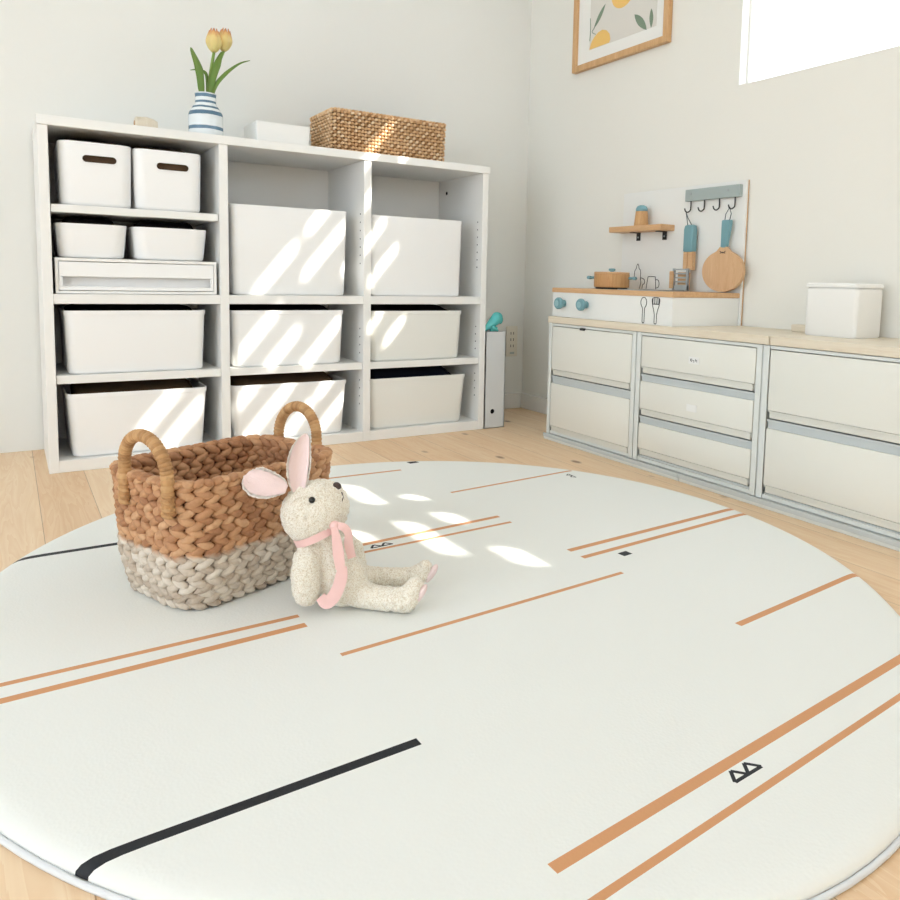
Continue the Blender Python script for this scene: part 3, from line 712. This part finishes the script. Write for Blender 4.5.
def ear(path,widths,nrm,label,fold=.35):
    """cupped ear: plush back shell and pink lining"""
    P=smoothpath(path,5); m=len(P); nw=8
    def wd(t):
        t=t*(len(widths)-1); a=int(min(t,len(widths)-2)); return widths[a]*(1-(t-a))+widths[a+1]*(t-a)
    def shell(off,sc_,tk):
        bm=bmesh.new(); F=[];Bk=[]
        for i,p in enumerate(P):
            d=(P[min(i+1,m-1)]-P[max(i-1,0)]).normalized(); n_=Vector(nrm).normalized(); w=d.cross(n_).normalized(); nn=w.cross(d)
            if nn.dot(n_)<0: nn=-nn
            W=wd(i/(m-1))*sc_; f=[];b=[]
            for j in range(nw+1):
                u=j/nw*2-1; cup=fold*W*(u*u)*.5
                q=p+w*u*W/2+nn*(cup+off)
                e=math.sqrt(max(0,1-u*u*.96))*tk
                f.append(bm.verts.new(q+nn*e/2)); b.append(bm.verts.new(q-nn*e/2))
            F.append(f);Bk.append(b)
        for i in range(m-1):
            for j in range(nw):
                bm.faces.new((F[i][j],F[i][j+1],F[i+1][j+1],F[i+1][j])); bm.faces.new((Bk[i][j],Bk[i+1][j],Bk[i+1][j+1],Bk[i][j+1]))
            bm.faces.new((F[i][0],F[i+1][0],Bk[i+1][0],Bk[i][0])); bm.faces.new((F[i][nw],Bk[i][nw],Bk[i+1][nw],F[i+1][nw]))
        for i in (0,m-1):
            for j in range(nw): bm.faces.new((F[i][j],Bk[i][j],Bk[i][j+1],F[i][j+1]))
        return bm
    e=part('ear',shell(0,1,.009),M['plushw'],rbt,local=True,smooth='all',label=label)
    s=e.modifiers.new('s','SUBSURF'); s.levels=s.render_levels=2
    d=e.modifiers.new('d','DISPLACE'); d.texture=tx; d.strength=.003
    l=part('ear_lining',shell(.0038,.80,.0045),M['pink'],e,local=True,smooth='all',label='pink ear lining')
    s=l.modifiers.new('s','SUBSURF'); s.levels=s.render_levels=2
ear([(-.0665,-.008,.194),(-.068,-.006,.212),(-.068,-.003,.234),(-.0645,0,.257),(-.060,.001,.272),(-.058,.002,.279)],[.020,.031,.036,.030,.018,.004],(.25,-1,.1),'upright ear, white plush back',.9)
ear([(-.083,-.016,.199),(-.093,-.019,.203),(-.107,-.021,.206),(-.122,-.021,.210),(-.133,-.020,.216),(-.139,-.019,.221)],[.012,.030,.043,.044,.033,.010],(.15,-1,.3),'ear spread to the side, white plush back',.85)
# face
bm=bmesh.new(); sph(bm,(-.0400,-.0375,.1895),.0048,n=16); part('eye',bm,M['eye'],rbt,local=True,smooth='all',label='black bead eye')
bm=bmesh.new(); sph(bm,(-.006,-.037,.0,),.0001,n=6); bm.free()
bm=bmesh.new(); sph(bm,(-.0115,-.001,.2005),.0068,(1.0,1.3,.75),n=14,rot=Matrix.Rotation(.6,3,'Y')); part('nose',bm,M['nose'],rbt,local=True,smooth='all',label='dark embroidered nose')
bm=bmesh.new(); tube(bm,[(-.0030,-.009,.194),(-.0005,-.011,.187),(-.0015,-.014,.181)],.0009,n=6); part('mouth_stitch',bm,M['nose'],rbt,local=True,smooth='all')
bm=bmesh.new(); tube(bm,[(-.076,-.026,.176),(-.066,-.034,.188),(-.054,-.036,.194),(-.044,-.037,.193)],.0011,n=6); part('cheek_seam',bm,M['plush'],rbt,local=True,smooth='all')
# pink foot pads
for (x,y,z,rx) in ((.1175,-.0255,.047,-.35),(.1265,.056,.046,-.35)):
    bm=bmesh.new(); sph(bm,(x,y,z),.0135,(.45,.85,1.25),n=16,rot=Matrix.Rotation(.55,3,'Y')); part('foot_pad',bm,M['pink'],rbt,local=True,smooth='all',label='pink foot pad')
# ribbon round the neck, tied in front with two hanging tails
bm=bmesh.new(); ring=[]
C0=Vector((-.038,-.002,.131)); ex=Vector((.9,0,.42)).normalized(); ey=Vector((0,1,0)); 
pts=[C0+ex*(.0378*math.cos(a))+ey*(.0378*math.sin(a)) for a in [2*PI*i/28 for i in range(29)]]
ez=ex.cross(ey)
P=pts; rows=[]
for i,p in enumerate(P):
    o_=(p-C0).normalized(); rows.append([bm.verts.new(p+ez*s*.0055+o_*q) for s,q in ((-1,0),(1,0),(1,.0014),(-1,.0014))])
for a,b in zip(rows,rows[1:]):
    for j in range(4): bm.faces.new((a[j],a[(j+1)%4],b[(j+1)%4],b[j]))
rib=part('neck_ribbon',bm,M['ribbon'],rbt,local=True,smooth=60)
bm=bmesh.new(); sph(bm,(-.008,-.032,.150),.0075,(1.1,.8,1),n=12); part('knot',bm,M['ribbon'],rib,local=True,smooth='all')
bm=bmesh.new(); ribbon(bm,[(-.008,-.034,.152),(.006,-.036,.149),(.012,-.033,.138),(.012,-.030,.122),(.016,-.026,.10)],[.008,.012,.011,.013,.012],(.3,-1,.3)); part('ribbon_tail',bm,M['ribbon'],rib,local=True,smooth=60)
bm=bmesh.new(); ribbon(bm,[(-.008,-.038,.150),(-.004,-.040,.134),(.000,-.044,.112),(.0035,-.0465,.090)],[.008,.013,.016,.013],(.15,-1,.1)); part('ribbon_tail',bm,M['ribbon'],rib,local=True,smooth=60)
bm=bmesh.new(); ribbon(bm,[(.006,-.044,.094),(.005,-.047,.080),(.001,-.049,.064),(-.006,-.051,.050),(-.016,-.052,.042),(-.025,-.050,.050)],[.012,.0175,.018,.019,.018,.014],(.1,-1,.25)); part('ribbon_tail',bm,M['ribbon'],rib,local=True,smooth=60)

# ------------------------------------------------------------------ corner: file box, teal toy, outlet
T=thing('file_box','tall pale grey file box with round finger hole, standing beside the shelf','file box',(-.33,-.165,0))
bm=bmesh.new(); fx0,fx1,fy0,fy1,fz=-.3690,-.2880,-.311,-.022,.333
t_=.0025
box(bm,fx0,fx1,fy0,fy1,0,t_); 
# front wall with a hole
def holed(bm,x0,x1,z0,z1,hx,hz,hr,y0,y1,n=24):
    sq=[]
    for i in range(n):
        a=2*PI*i/n; c_,s_=math.cos(a),math.sin(a)
        tx_=((x1-hx) if c_>0 else (x0-hx))/c_ if abs(c_)>1e-6 else 1e9
        tz_=((z1-hz) if s_>0 else (z0-hz))/s_ if abs(s_)>1e-6 else 1e9
        k_=min(tx_,tz_); sq.append((hx+c_*k_,hz+s_*k_))
    # snap corners
    for cx_,cz_ in ((x0,z0),(x1,z0),(x1,z1),(x0,z1)):
        j=min(range(n),key=lambda i:abs(math.atan2(sq[i][1]-hz,sq[i][0]-hx)-math.atan2(cz_-hz,cx_-hx))); sq[j]=(cx_,cz_)
    ci=[(hx+hr*math.cos(2*PI*i/n),hz+hr*math.sin(2*PI*i/n)) for i in range(n)]
    V=[[bm.verts.new((x,y,z)) for x,z in L_] for y in (y0,y1) for L_ in (sq,ci)]
    for i in range(n):
        j=(i+1)%n
        bm.faces.new((V[0][i],V[0][j],V[1][j],V[1][i])); bm.faces.new((V[2][i],V[3][i],V[3][j],V[2][j])); bm.faces.new((V[1][i],V[1][j],V[3][j],V[3][i])); bm.faces.new((V[0][i],V[2][i],V[2][j],V[0][j]))
holed(bm,fx0,fx1,0,fz,-.3365,.058,.0085,fy0,fy0+t_)
box(bm,fx0,fx1,fy1-t_,fy1,0,fz); box(bm,fx0,fx0+t_,fy0,fy1,0,fz); box(bm,fx1-t_,fx1,fy0,fy1,0,fz)
part('body',bm,M['filebox'],T)
part('documents',B(fx0+.006,fx1-.006,fy0+.02,fy1-.01,.003,.30),M['darkcloth'],T,label='dark papers inside the file box')
T=thing('teal_toy','small teal plastic toy perched on the rim of the file box','toy',(-.329,-.30,.333))
bm=bmesh.new()
blob(bm,[(-.366,-.298,.342,.008),(-.350,-.298,.352,.012),(-.332,-.298,.366,.0175),(-.318,-.298,.380,.020)])
o=part('body',bm,M['tealtoy'],T,smooth='all'); md=o.modifiers.new('r','REMESH'); md.mode='VOXEL'; md.voxel_size=.0025; md.use_smooth_shade=True
md=o.modifiers.new('s','SMOOTH'); md.iterations=4
bm=bmesh.new(); sph(bm,(-.306,-.300,.374),.012,(.8,.8,1.3),n=14); cyl(bm,(-.345,-.310,.350),(-.322,-.312,.336),.006,.004,n=12); part('wing',bm,M['tealtoy'],T,smooth='all')
part('foot',B(-.345,-.318,-.306,-.290,.333,.350,.004),M['tealtoy'],T,smooth=True)
T=thing('wall_outlet','ivory wall outlet plate low on the back wall near the corner','outlet',(-.058,0,.268))
part('plate',B(-.085,-.032,-.008,-.0005,.208,.328,.003),M['outlet'],T,smooth=True)
for z in (.300,.275,.250):
    bm=bmesh.new(); box(bm,-.066,-.0635,-.0088,-.0078,z-.005,z+.005); box(bm,-.0535,-.051,-.0088,-.0078,z-.005,z+.005); part('socket',bm,M['nose'],T)
part('lower_port',B(-.068,-.048,-.0095,-.0078,.218,.226,.001),M['sage'],T)

# ------------------------------------------------------------------ drawer units by the right wall
XU=-.266
def plinth(y0,y1,label):
    T=thing('plinth_board',label,'board',(-.14,(y0+y1)/2,0))
    bm=bmesh.new(); box(bm,-.277,-.018,y0,y1,0,.0185,.0015); part('board',bm,M['greyframe'],T)
    bm=bmesh.new(); box(bm,-.280,-.277,y0,y1,.009,.0205,.001); part('edge_strip',bm,M['greyrail'],T); return T
plinth(-1.1225,-.530,'thin grey base board under the drawer units, from the corner end to the joint')
plinth(-1.80,-1.1255,'thin grey base board under the drawer units, right of the joint')
def unit(y0,y1,dz,label,labels=(),extra=False):
    T=thing('drawer_unit',label,'drawer unit',(-.14,(y0+y1)/2,.0205))
    bm=bmesh.new(); t_=.0085; zb,zt=.0205,.3765
    box(bm,XU,-.02,y0,y1,zb,zb+.010,.001); box(bm,XU,-.02,y0,y1,zt-.008,zt,.001); box(bm,XU,-.02,y0,y0+t_,zb+.01,zt-.008,.001); box(bm,XU,-.02,y1-t_,y1,zb+.01,zt-.008,.001); box(bm,-.026,-.02,y0+t_,y1-t_,zb+.01,zt-.008)
    part('frame',bm,M['greyframe'],T)
    # raised posts on the front corners
    for ya_ in ((y0,y0+.0165),(y1-.0165,y1)):
        part('post',B(XU-.004,XU,ya_[0]+.0015,ya_[1],zb,zt,.001),M['greyframe'],T)
    a,b=y0+.0185,y1-.0185
    for i,(z0,z1) in enumerate(dz):
        if i==len(dz)-1: z1=.3672
        zl=dz[i-1][1]-.002 if i else 0
        # rail below each drawer
        bm=bmesh.new(); box(bm,XU+.002,XU+.02,a-.001,b+.001,zl,z0-.012,.001); box(bm,XU-.002,XU+.012,a-.001,b+.001,z0-.012,z0-.0070,.0006)
        if z0>.08: part('rail',bm,M['greyrail'],T)
        else:
            bm.free(); part('rail',B(XU+.002,XU+.02,a-.001,b+.001,.0305,z0-.006,.001),M['greyrail'],T)
        bm=bmesh.new(); box(bm,XU-.0045,XU+.002,a,b,z0+.014,z1,.0018)
        d=part('drawer',bm,M['drawer'],T,smooth=True)
        bm=bmesh.new(); box(bm,XU-.0015,XU+.006,a+.006,b-.004,z0-.004,z0+.0135,.0012); box(bm,XU-.0055,XU-.001,a+.005,b-.003,z0+.0105,z0+.0135,.0008)
        part('pull_lip',bm,M['drawlip'],d,smooth=True)
        bm=bmesh.new(); q=XU+.0025; box(bm,q,-.03,a+.004,a+.006,z0,z1-.015); box(bm,q,-.03,b-.006,b-.004,z0,z1-.015); box(bm,-.032,-.03,a+.006,b-.006,z0,z1-.015); box(bm,q+.005,-.03,a+.006,b-.006,z0,z0+.002)
        part('tray',bm,M['drawlip'],d)
        if i in labels:
            yc=(a+b)/2-.001; zc=z0+.014+(z1-z0-.014)*(.42 if i==2 else .38)
            l=part('label_sticker',B(XU-.0052,XU-.0045,yc-.017,yc+.017,zc-.009,zc+.009),M['label'],d,label='white label sticker')
            if i==2:
                bm=bmesh.new()
                for k,(yy,zz,w,h) in enumerate(((.010,.001,.0018,.006),(.007,.003,.004,.0015),(.0065,-.002,.0015,.005),(.001,.000,.006,.0014),(-.001,-.003,.0015,.004),(-.006,.001,.0015,.006),(-.0085,.0015,.004,.0014),(-.0105,-.001,.0014,.005))):
                    box(bm,XU-.0056,XU-.0052,yc+yy-w/2,yc+yy+w/2,zc+zz-h/2,zc+zz+h/2)
                part('handwriting',bm,M['ink'],l)
    if extra:
        part('dark_tag',B(XU-.010,XU+.0,-.714,-.694,.3635,.3705,.002),M['black'],T,label='small black tag poking out above the top drawer')
    return T
unit(-.9385,-.5335,[(.0335,.185),(.216,.3645)],'two drawer translucent unit at the corner end, below the stove knobs',extra=True)
unit(-1.3575,-.9415,[(.0425,.127),(.1535,.2435),(.2695,.3645)],'three drawer translucent unit with small label stickers, in the middle',labels=(1,2))
unit(-1.7765,-1.3605,[(.0395,.186),(.214,.3645)],'two drawer translucent unit at the right edge, under the separate board')
def board(y0,y1,label):
    o=part('counter_board',B(-.2715,-.001,y0,y1,.378,.398,.0012),M['paleboard'],None,origin=(-.136,(y0+y1)/2,.378)); props(o,label,'board'); return o
board(-1.3728,-.5285,'long pale wooden board on the drawer units, carrying the toy kitchen')
board(-1.84,-1.3770,'pale wooden board right of the dark joint, on the right drawer unit')
# white box at the right edge
T=thing('white_canister','plain white box standing at the right end of the board','box',(-.085,-1.432,.398))
bm=bmesh.new(); loft(bm,[rr(-.085,-1.432,.050,.064,.010,.398),rr(-.085,-1.432,.052,.066,.010,.402),rr(-.085,-1.432,.052,.066,.010,.508),rr(-.085,-1.432,.048,.062,.008,.512)]); part('body',bm,M['white'],T,smooth=True)
bm=bmesh.new(); loft(bm,[rr(-.085,-1.432,.054,.068,.010,.5123),rr(-.085,-1.432,.054,.068,.010,.519),rr(-.085,-1.432,.050,.064,.008,.522)]); part('lid',bm,M['white'],T,smooth=True)
o=part('wooden_block',B(-.06,-.03,-1.322,-1.275,.398,.416,.003),M['paleboard'],None,origin=(-.045,-1.30,.398)); props(o,'small pale block on the board next to the white box','block')

# ------------------------------------------------------------------ toy kitchen
tk=thing('toy_kitchen','white and wood tabletop toy kitchen with hook rail and knobs','toy kitchen',(-.13,-.80,.398))
ky0,ky1,kx0,kx1=-1.055,-.522,-.250,-.0135
ky0=-1.0485
def slab(g_,z0,z1,b_):
    bm=bmesh.new(); prism(bm,[(kx0-g_,ky0-g_,z0),(kx1,-1.0705-g_*.7,z0),(kx1,ky1+g_*.7,z0),(kx0-g_,ky1+g_*.7,z0)],(0,0,z1-z0)); bmesh.ops.bevel(bm,geom=bm.edges[:],offset=b_,segments=2,affect='EDGES'); return bm
bm=slab(0,.398,.475,.001)
part('base_box',bm,M['kwhite'],tk)
part('worktop',slab(.003,.475,.489,.0015),M['toywood'],tk)
part('back_panel',B(-.0125,-.0035,-1.0745,-.578,.3985,.800,.001),M['kwhite'],tk)
part('panel_edge',B(-.0060,-.0030,-1.0758,-1.0745,.3985,.800),M['toywood'],tk)
part('wall_shelf',B(-.070,-.0125,-.812,-.575,.671,.689,.0015),M['toywood'],tk)
for y in (-.656,-.772):
    bm=bmesh.new(); box(bm,-.045,-.0125,y-.0085,y+.0085,.6685,.671); box(bm,-.0155,-.0125,y-.0085,y+.0085,.645,.671,.001); b_=part('shelf_bracket',bm,M['black'],tk)
    bm=bmesh.new(); cyl(bm,(-.0165,y,.656),(-.0155,y,.656),.003,n=12); part('screw',bm,M['steel'],b_)
rail=part('hook_rail',B(-.0265,-.0125,-1.062,-.862,.7545,.788,.0012),M['sage'],tk)
for y in (-.884,-1.022):
    bm=bmesh.new(); cyl(bm,(-.0277,y,.7745),(-.0265,y,.7745),.0035,n=14); part('rail_screw',bm,M['steel'],rail)
HK=[-.880,-.932,-.988,-1.043]
for y in HK:
    P=[(-.020,y,.756),(-.020,y,.733),(-.021,y+.0015,.727),(-.028,y+.004,.722),(-.035,y+.006,.725),(-.038,y+.007,.733)]
    part('hook',tube(bmesh.new(),P,.0019,n=8,k=5),M['black'],rail,smooth='all')
for y in (-.582,-.692):
    bm=bmesh.new(); t=bmesh.new(); lathe(t,(0,0,0),[(0,0),(.011,0),(.011,.012),(.0155,.014),(.0185,.018),(.0185,.025),(.0155,.029),(0,.0292)],24); merge(bm,t,Matrix.Translation((kx0,y,.441))@Matrix.Rotation(-PI/2,4,'Y'))
    kn=part('knob',bm,M['teal'],tk,smooth=40)
    bm=bmesh.new(); t=bmesh.new(); lathe(t,(0,0,0),[(0,0),(.0095,0),(.0095,.0012),(0,.0014)],20); merge(bm,t,Matrix.Translation((kx0-.0290,y,.441))@Matrix.Rotation(-PI/2,4,'Y')); part('knob_face',bm,M['tealpale'],kn,smooth=40)
# stove ring and sink
bm=bmesh.new(); lathe(bm,(-.135,-.672,.4885),[(0,0),(.048,0),(.050,.001),(.050,.0045),(.047,.006),(0,.006)],32); part('stove_ring',bm,M['black'],tk,smooth=40)
bm=bmesh.new(); loft(bm,[rr(-.125,-.835,.065,.085,.02,.4888),rr(-.125,-.835,.065,.085,.02,.4915),rr(-.125,-.835,.058,.078,.016,.4915),rr(-.125,-.835,.055,.075,.016,.4893)]); part('sink',bm,M['steel'],tk,smooth=40)
# outline drawings: spoon and fork on the front, cup and bottle on the panel
def outline(name,pts,x,closed=True,r=.0011):
    return part(name,tube(bmesh.new(),[(x,y,z) for y,z in pts],r,n=6,k=4,closed=False),M['ink'],tk,smooth='all')
def mirror(pts,yc): 
    return [(yc+a,z) for a,z in pts]+[(yc-a,z) for a,z in reversed(pts)]
sx=kx0-.0002
sp_=[(.0,.402),(.0035,.403),(.004,.43),(.0045,.442),(.0105,.452),(.011,.462),(.006,.470),(.0,.4715)]
outline('spoon_drawing',mirror(sp_,-.940)[:],sx)
fk=[(.0,.402),(.004,.403),(.0045,.425),(.008,.440),(.0125,.452),(.0125,.4705)]
outline('fork_drawing',mirror(fk,-.987)+[(-.987+.0,.402)],sx)
bm=bmesh.new(); 
for a in (-.0115,-.004,.004,.0115): box(bm,sx-.001,sx+.0005,-.987+a-.001,-.987+a+.001,.455,.4715)
box(bm,sx-.001,sx+.0005,-.987-.0115,-.987+.0115,.4535,.456); part('fork_tines_drawing',bm,M['ink'],tk)
outline('cup_drawing',[(-.699,.492),(-.705,.526),(-.709,.531),(-.735,.531),(-.739,.526),(-.742,.492)],-.0127)
outline('cup_handle_drawing',[(-.740,.522),(-.752,.520),(-.756,.508),(-.752,.498),(-.742,.496)],-.0127)
outline('bottle_drawing',[(-.642,.520),(-.644,.548),(-.650,.556),(-.653,.566),(-.657,.571),(-.661,.566),(-.664,.556),(-.671,.548),(-.671,.520)],-.0127)
outline('jar_drawing',[(-.668,.492),(-.674,.512),(-.672,.526),(-.688,.522),(-.691,.510),(-.683,.505),(-.680,.492)],-.0127)
# ------------------------------------------------------------------ toy utensils
pc=(-.135,-.672)
T=thing('toy_pot','round wooden toy pot with teal side handles on the stove ring','toy pot',(pc[0],pc[1],.4945))
bm=bmesh.new(); lathe(bm,(pc[0],pc[1],.4945),[(.050,0),(.0545,.001),(.055,.003),(.055,.041),(.054,.042),(.050,.042),(.050,.006),(0,.006)],40); part('body',bm,M['toywoodv'],T,smooth=40)
bm=bmesh.new(); lathe(bm,(pc[0],pc[1],.5367),[(0,0),(.0545,0),(.0552,.001),(.0552,.004),(.0535,.0055),(0,.0055)],40); ld=part('lid',bm,M['toywood'],T,smooth=40)
bm=bmesh.new(); lathe(bm,(pc[0],pc[1],.5422),[(0,0),(.006,0),(.006,.003),(.0105,.004),(.0105,.0095),(.008,.011),(0,.011)],20); part('lid_knob',bm,M['teal'],ld,smooth=40)
for s in (-1,1):
    d=Vector((.545*0+.54*s,-.84*s,0)); c=Vector((pc[0],pc[1],.524)); bm=bmesh.new(); cyl(bm,c+d*.054,c+d*.075,.004,n=12); t=Vector((-d.y,d.x,0)); box_=bmesh.new()
    cyl(bm,c+d*.073-t*.012,c+d*.073+t*.012,.0052,n=12); part('pot_handle',bm,M['teal'],T,smooth=40)
T=thing('salt_shaker','wooden cone shaker with blue grey top on the little wall shelf','shaker',(-.045,-.699,.689))
bm=bmesh.new(); lathe(bm,(-.045,-.699,.689),[(.0,0),(.0225,0),(.023,.002),(.0185,.045)],32); part('body',bm,M['toywoodv'],T,smooth=40)
bm=bmesh.new(); lathe(bm,(-.045,-.699,.7338),[(.0187,0),(.0185,.008),(.015,.015),(.008,.019),(0,.020)],32); part('cap',bm,M['teal'],T,smooth='all')
# pan, hanging from the right hook: disc faces the room
T=thing('toy_pan','round wooden toy pan with teal handle hanging from the right hook','toy pan',(-.045,-1.030,.489))
bm=bmesh.new(); pcx,pcy,pcz=-.040,-1.026,.549
P=[]
for i in range(49):
    a=PI/2+.32+(2*PI-.64)*i/48; P.append((pcx,pcy-.0725*math.cos(a)*-1*-1,pcz+.0575*math.sin(a)))
P+= [(pcx,pcy-.012,pcz+.068),(pcx,pcy+.012,pcz+.068)]
P=[(pcx,y,z) for _,y,z in P]
prism(bm,P,(.012,0,0)); bmesh.ops.bevel(bm,geom=bm.edges[:],offset=.001,segments=1,affect='EDGES')
body_=part('disc',bm,M['panwood'],T,smooth=30)
bm=bmesh.new(); hb=Vector((pcx+.006,pcy,pcz+.066)); ht=Vector((pcx+.006,pcy-.006,pcz+.142))
L=[]
for t in (0,.05,.5,.95,1.):
    c=hb.lerp(ht,t); w=(.0085+.0062*t)*(.85 if t in(0,1.) else 1); L.append([(c.x+dx,c.y+dy*w,c.z) for dx,dy in ((-.006,-1),(.006,-1),(.006,1),(-.006,1))])
loft(bm,L); part('handle',bm,M['teal'],T)
bm=bmesh.new(); hk=(-.034,-1.0375,.7255)
tube(bm,[(-.036,pcy+.002,pcz+.136),(-.035,-1.026,.708),hk,(-.035,-1.045,.708),(-.036,pcy-.014,pcz+.136)],.0012,n=6,k=4,smooth=False); part('cord',bm,M['string'],T,smooth='all')
bm=bmesh.new(); tube(bm,[(pcx-.0004,pcy-.010,pcz+.056),(pcx-.0006,pcy,pcz+.051),(pcx-.0004,pcy+.010,pcz+.056)],.0009,n=6); tube(bm,[(pcx-.0004,pcy-.009,pcz+.050),(pcx-.0006,pcy,pcz+.053),(pcx-.0004,pcy+.009,pcz+.050)],.0009,n=6); part('burnt_mark',bm,M['nose'],body_)
# hanging spatula, left hook
T=thing('toy_spatula','slotted toy turner with teal and wood handle hanging from the left hook','toy utensil',(-.040,-.882,.60))
uy=-.895; ux=-.032
bm=bmesh.new(); loft(bm,[rr(0,0,.0165,.010,.006,.611),rr(0,0,.0185,.0115,.006,.614),rr(0,0,.0185,.0115,.006,.676),rr(0,0,.0165,.010,.006,.687),rr(0,0,.012,.006,.004,.690)]); bm.transform(Matrix.Translation((ux,uy,-.006))@Matrix.Rotation(PI/2,4,'Z')); part('grip',bm,M['teal'],T,smooth=40)
bm=bmesh.new(); box(bm,ux-.008,ux+.008,uy+.002,uy+.018,.552,.606,.002); box(bm,ux-.008,ux+.008,uy-.018,uy+.0,.552,.606,.002); part('wood_shaft',bm,M['toywood'],T)
bm=bmesh.new(); tube(bm,[(ux-.002,uy+.009,.678),(-.034,-.880,.705),(-.034,-.8745,.7255),(-.034,-.884,.705),(ux-.002,uy-.009,.678)],.0012,n=6,k=4,smooth=False); part('cord',bm,M['string'],T,smooth='all')
# grey rack of rungs behind the utensil = toy tap
T=thing('toy_tap','grey metal toy tap rack standing below the hanging turner','toy tap',(-.045,-.886,.4915))
bm=bmesh.new()
for y in (-.858,-.912): box(bm,-.058,-.050,y-.003,y+.003,.4915,.556,.001)
for z in (.553,.541,.529,.517): box(bm,-.057,-.051,-.912,-.858,z-.0022,z+.0022)
box(bm,-.060,-.048,-.915,-.866,.4915,.508,.001); part('frame',bm,M['steel'],T)
part('wooden_paddle',B(-.064,-.058,-.862,-.848,.497,.548,.002),M['toywood'],T)
part('lower_block',B(-.0475,-.034,-.905,-.866,.493,.545,.002),M['toywood'],T)

# ------------------------------------------------------------------ picture
T=thing('framed_picture','framed citrus and leaf print hanging on the right wall','picture',(0,-.511,1.242))
py0,py1,pz0,pz1=-.752,-.287,1.2425,1.90; fw=.0205
bm=bmesh.new()
for a in ((py0,py1,pz0,pz0+fw),(py0,py1,pz1-fw,pz1),(py0,py0+fw,pz0+fw,pz1-fw),(py1-fw,py1,pz0+fw,pz1-fw)): box(bm,-.0200,-.001,*a,.0012)
part('frame',bm,M['framewood'],T)
pp=part('mat_board',B(-.010,-.004,py0+fw*.9,py1-fw*.9,pz0+fw*.7,pz1-fw*.9),M['paper'],T)
ar=part('art_print',B(-.0108,-.010,-.694,-.3705,1.3045,1.80),M['art'],pp)
def flat(name,pts,m,th=.0006,x=-.0108):
    bm=bmesh.new(); prism(bm,[(x,y,z) for y,z in pts],(-th,0,0)); return part(name,bm,m,ar)
flat('lemon_shape',[(-.371,1.306),(-.474,1.306),(-.479,1.316),(-.474,1.335),(-.458,1.350),(-.436,1.357),(-.414,1.353),(-.396,1.343),(-.382,1.330),(-.375,1.317)],M['orange'])
flat('orange_shape',[(-.533+.054*math.cos(a)*1.,1.449+.047*math.sin(a)) for a in [2*PI*i/32 for i in range(32)]],M['orange'])
def leafs(p,q,w,name='leaf_shape'):
    p=Vector(p);q=Vector(q);d=q-p;n_=Vector((-d.y,d.x)).normalized(); P=[]
    for i in range(9): t=i/8; P.append(p+d*t+n_*w*math.sin(PI*t)**.8*(1-.2*t))
    for i in range(7,0,-1): t=i/8; P.append(p+d*t-n_*w*math.sin(PI*t)**.8)
    flat(name,[tuple(v) for v in P],M['leafp'],x=-.0114)
leafs((-.594,1.364),(-.652,1.302),.013); leafs((-.670,1.362),(-.672,1.303),.0085); leafs((-.449,1.437),(-.392,1.372),.0085)
leafs((-.5,1.62),(-.58,1.55),.02); leafs((-.62,1.62),(-.56,1.56),.015)
bm=bmesh.new(); tube(bm,[(-.0112,-.395,1.374),(-.0112,-.383,1.362),(-.0112,-.402,1.350)],.0012,n=6); tube(bm,[(-.0112,-.3715,1.41),(-.0112,-.374,1.37),(-.0112,-.3715,1.335)],.0014,n=6); part('twig_drawing',bm,M['leafp'],ar)

# repeats share a group
GR={'storage_bin':'white bins in the shelf compartments','handled_bin':'slotted bins in the top left compartment','small_tub':'small tubs in the top left compartment','folded_cloth':'cloths inside the bins','drawer_unit':'drawer units along the right wall','plinth_board':'base boards under the drawer units','counter_board':'wooden boards on the drawer units','tulip':'tulips in the striped vase'}
for o in list(COL.objects):
    k=o.name.split('.')[0]
    if o.parent is None and k in GR: o['group']=GR[k]

# ------------------------------------------------------------------ camera, light, world
cam=bpy.data.cameras.new('camera'); co=bpy.data.objects.new('camera',cam); COL.objects.link(co); sc.camera=co
F=757.57; yaw,pit,rol=.57957446,-.09843244,.02327581
cam.sensor_width=36; cam.sensor_fit='HORIZONTAL'; cam.lens=F/900*36; cam.shift_x=-.0580566; cam.shift_y=-.1077481; cam.clip_start=.02
fwv=Vector((math.sin(yaw)*math.cos(pit),math.cos(yaw)*math.cos(pit),math.sin(pit))); r_=Vector((math.cos(yaw),-math.sin(yaw),0)); u_=r_.cross(fwv)
r2=r_*math.cos(rol)+u_*math.sin(rol); u2=-r_*math.sin(rol)+u_*math.cos(rol)
R=Matrix((r2,u2,-fwv)).transposed(); co.matrix_world=Matrix.Translation((-1.72352,-2.48288,.51528))@R.to_4x4()
w=bpy.data.worlds.new('sky'); sc.world=w; w.use_nodes=True; bg=w.node_tree.nodes['Background']; bg.inputs[0].default_value=(.92,1.03,1.15,1); bg.inputs[1].default_value=2.95
sun=bpy.data.lights.new('sun','SUN'); sun.energy=17; sun.angle=math.radians(.6); sun.color=(1,.96,.88); so=bpy.data.objects.new('sun',sun); COL.objects.link(so)
so.rotation_euler=Vector((-1,K,-MZ)).to_track_quat('-Z','Y').to_euler(); so.location=(3,-4,4)
vs=sc.view_settings; sc.display_settings.display_device='sRGB'; vs.view_transform='Standard'; vs.look='None'; vs.exposure=0.07; vs.gamma=1; vs.use_curve_mapping=False
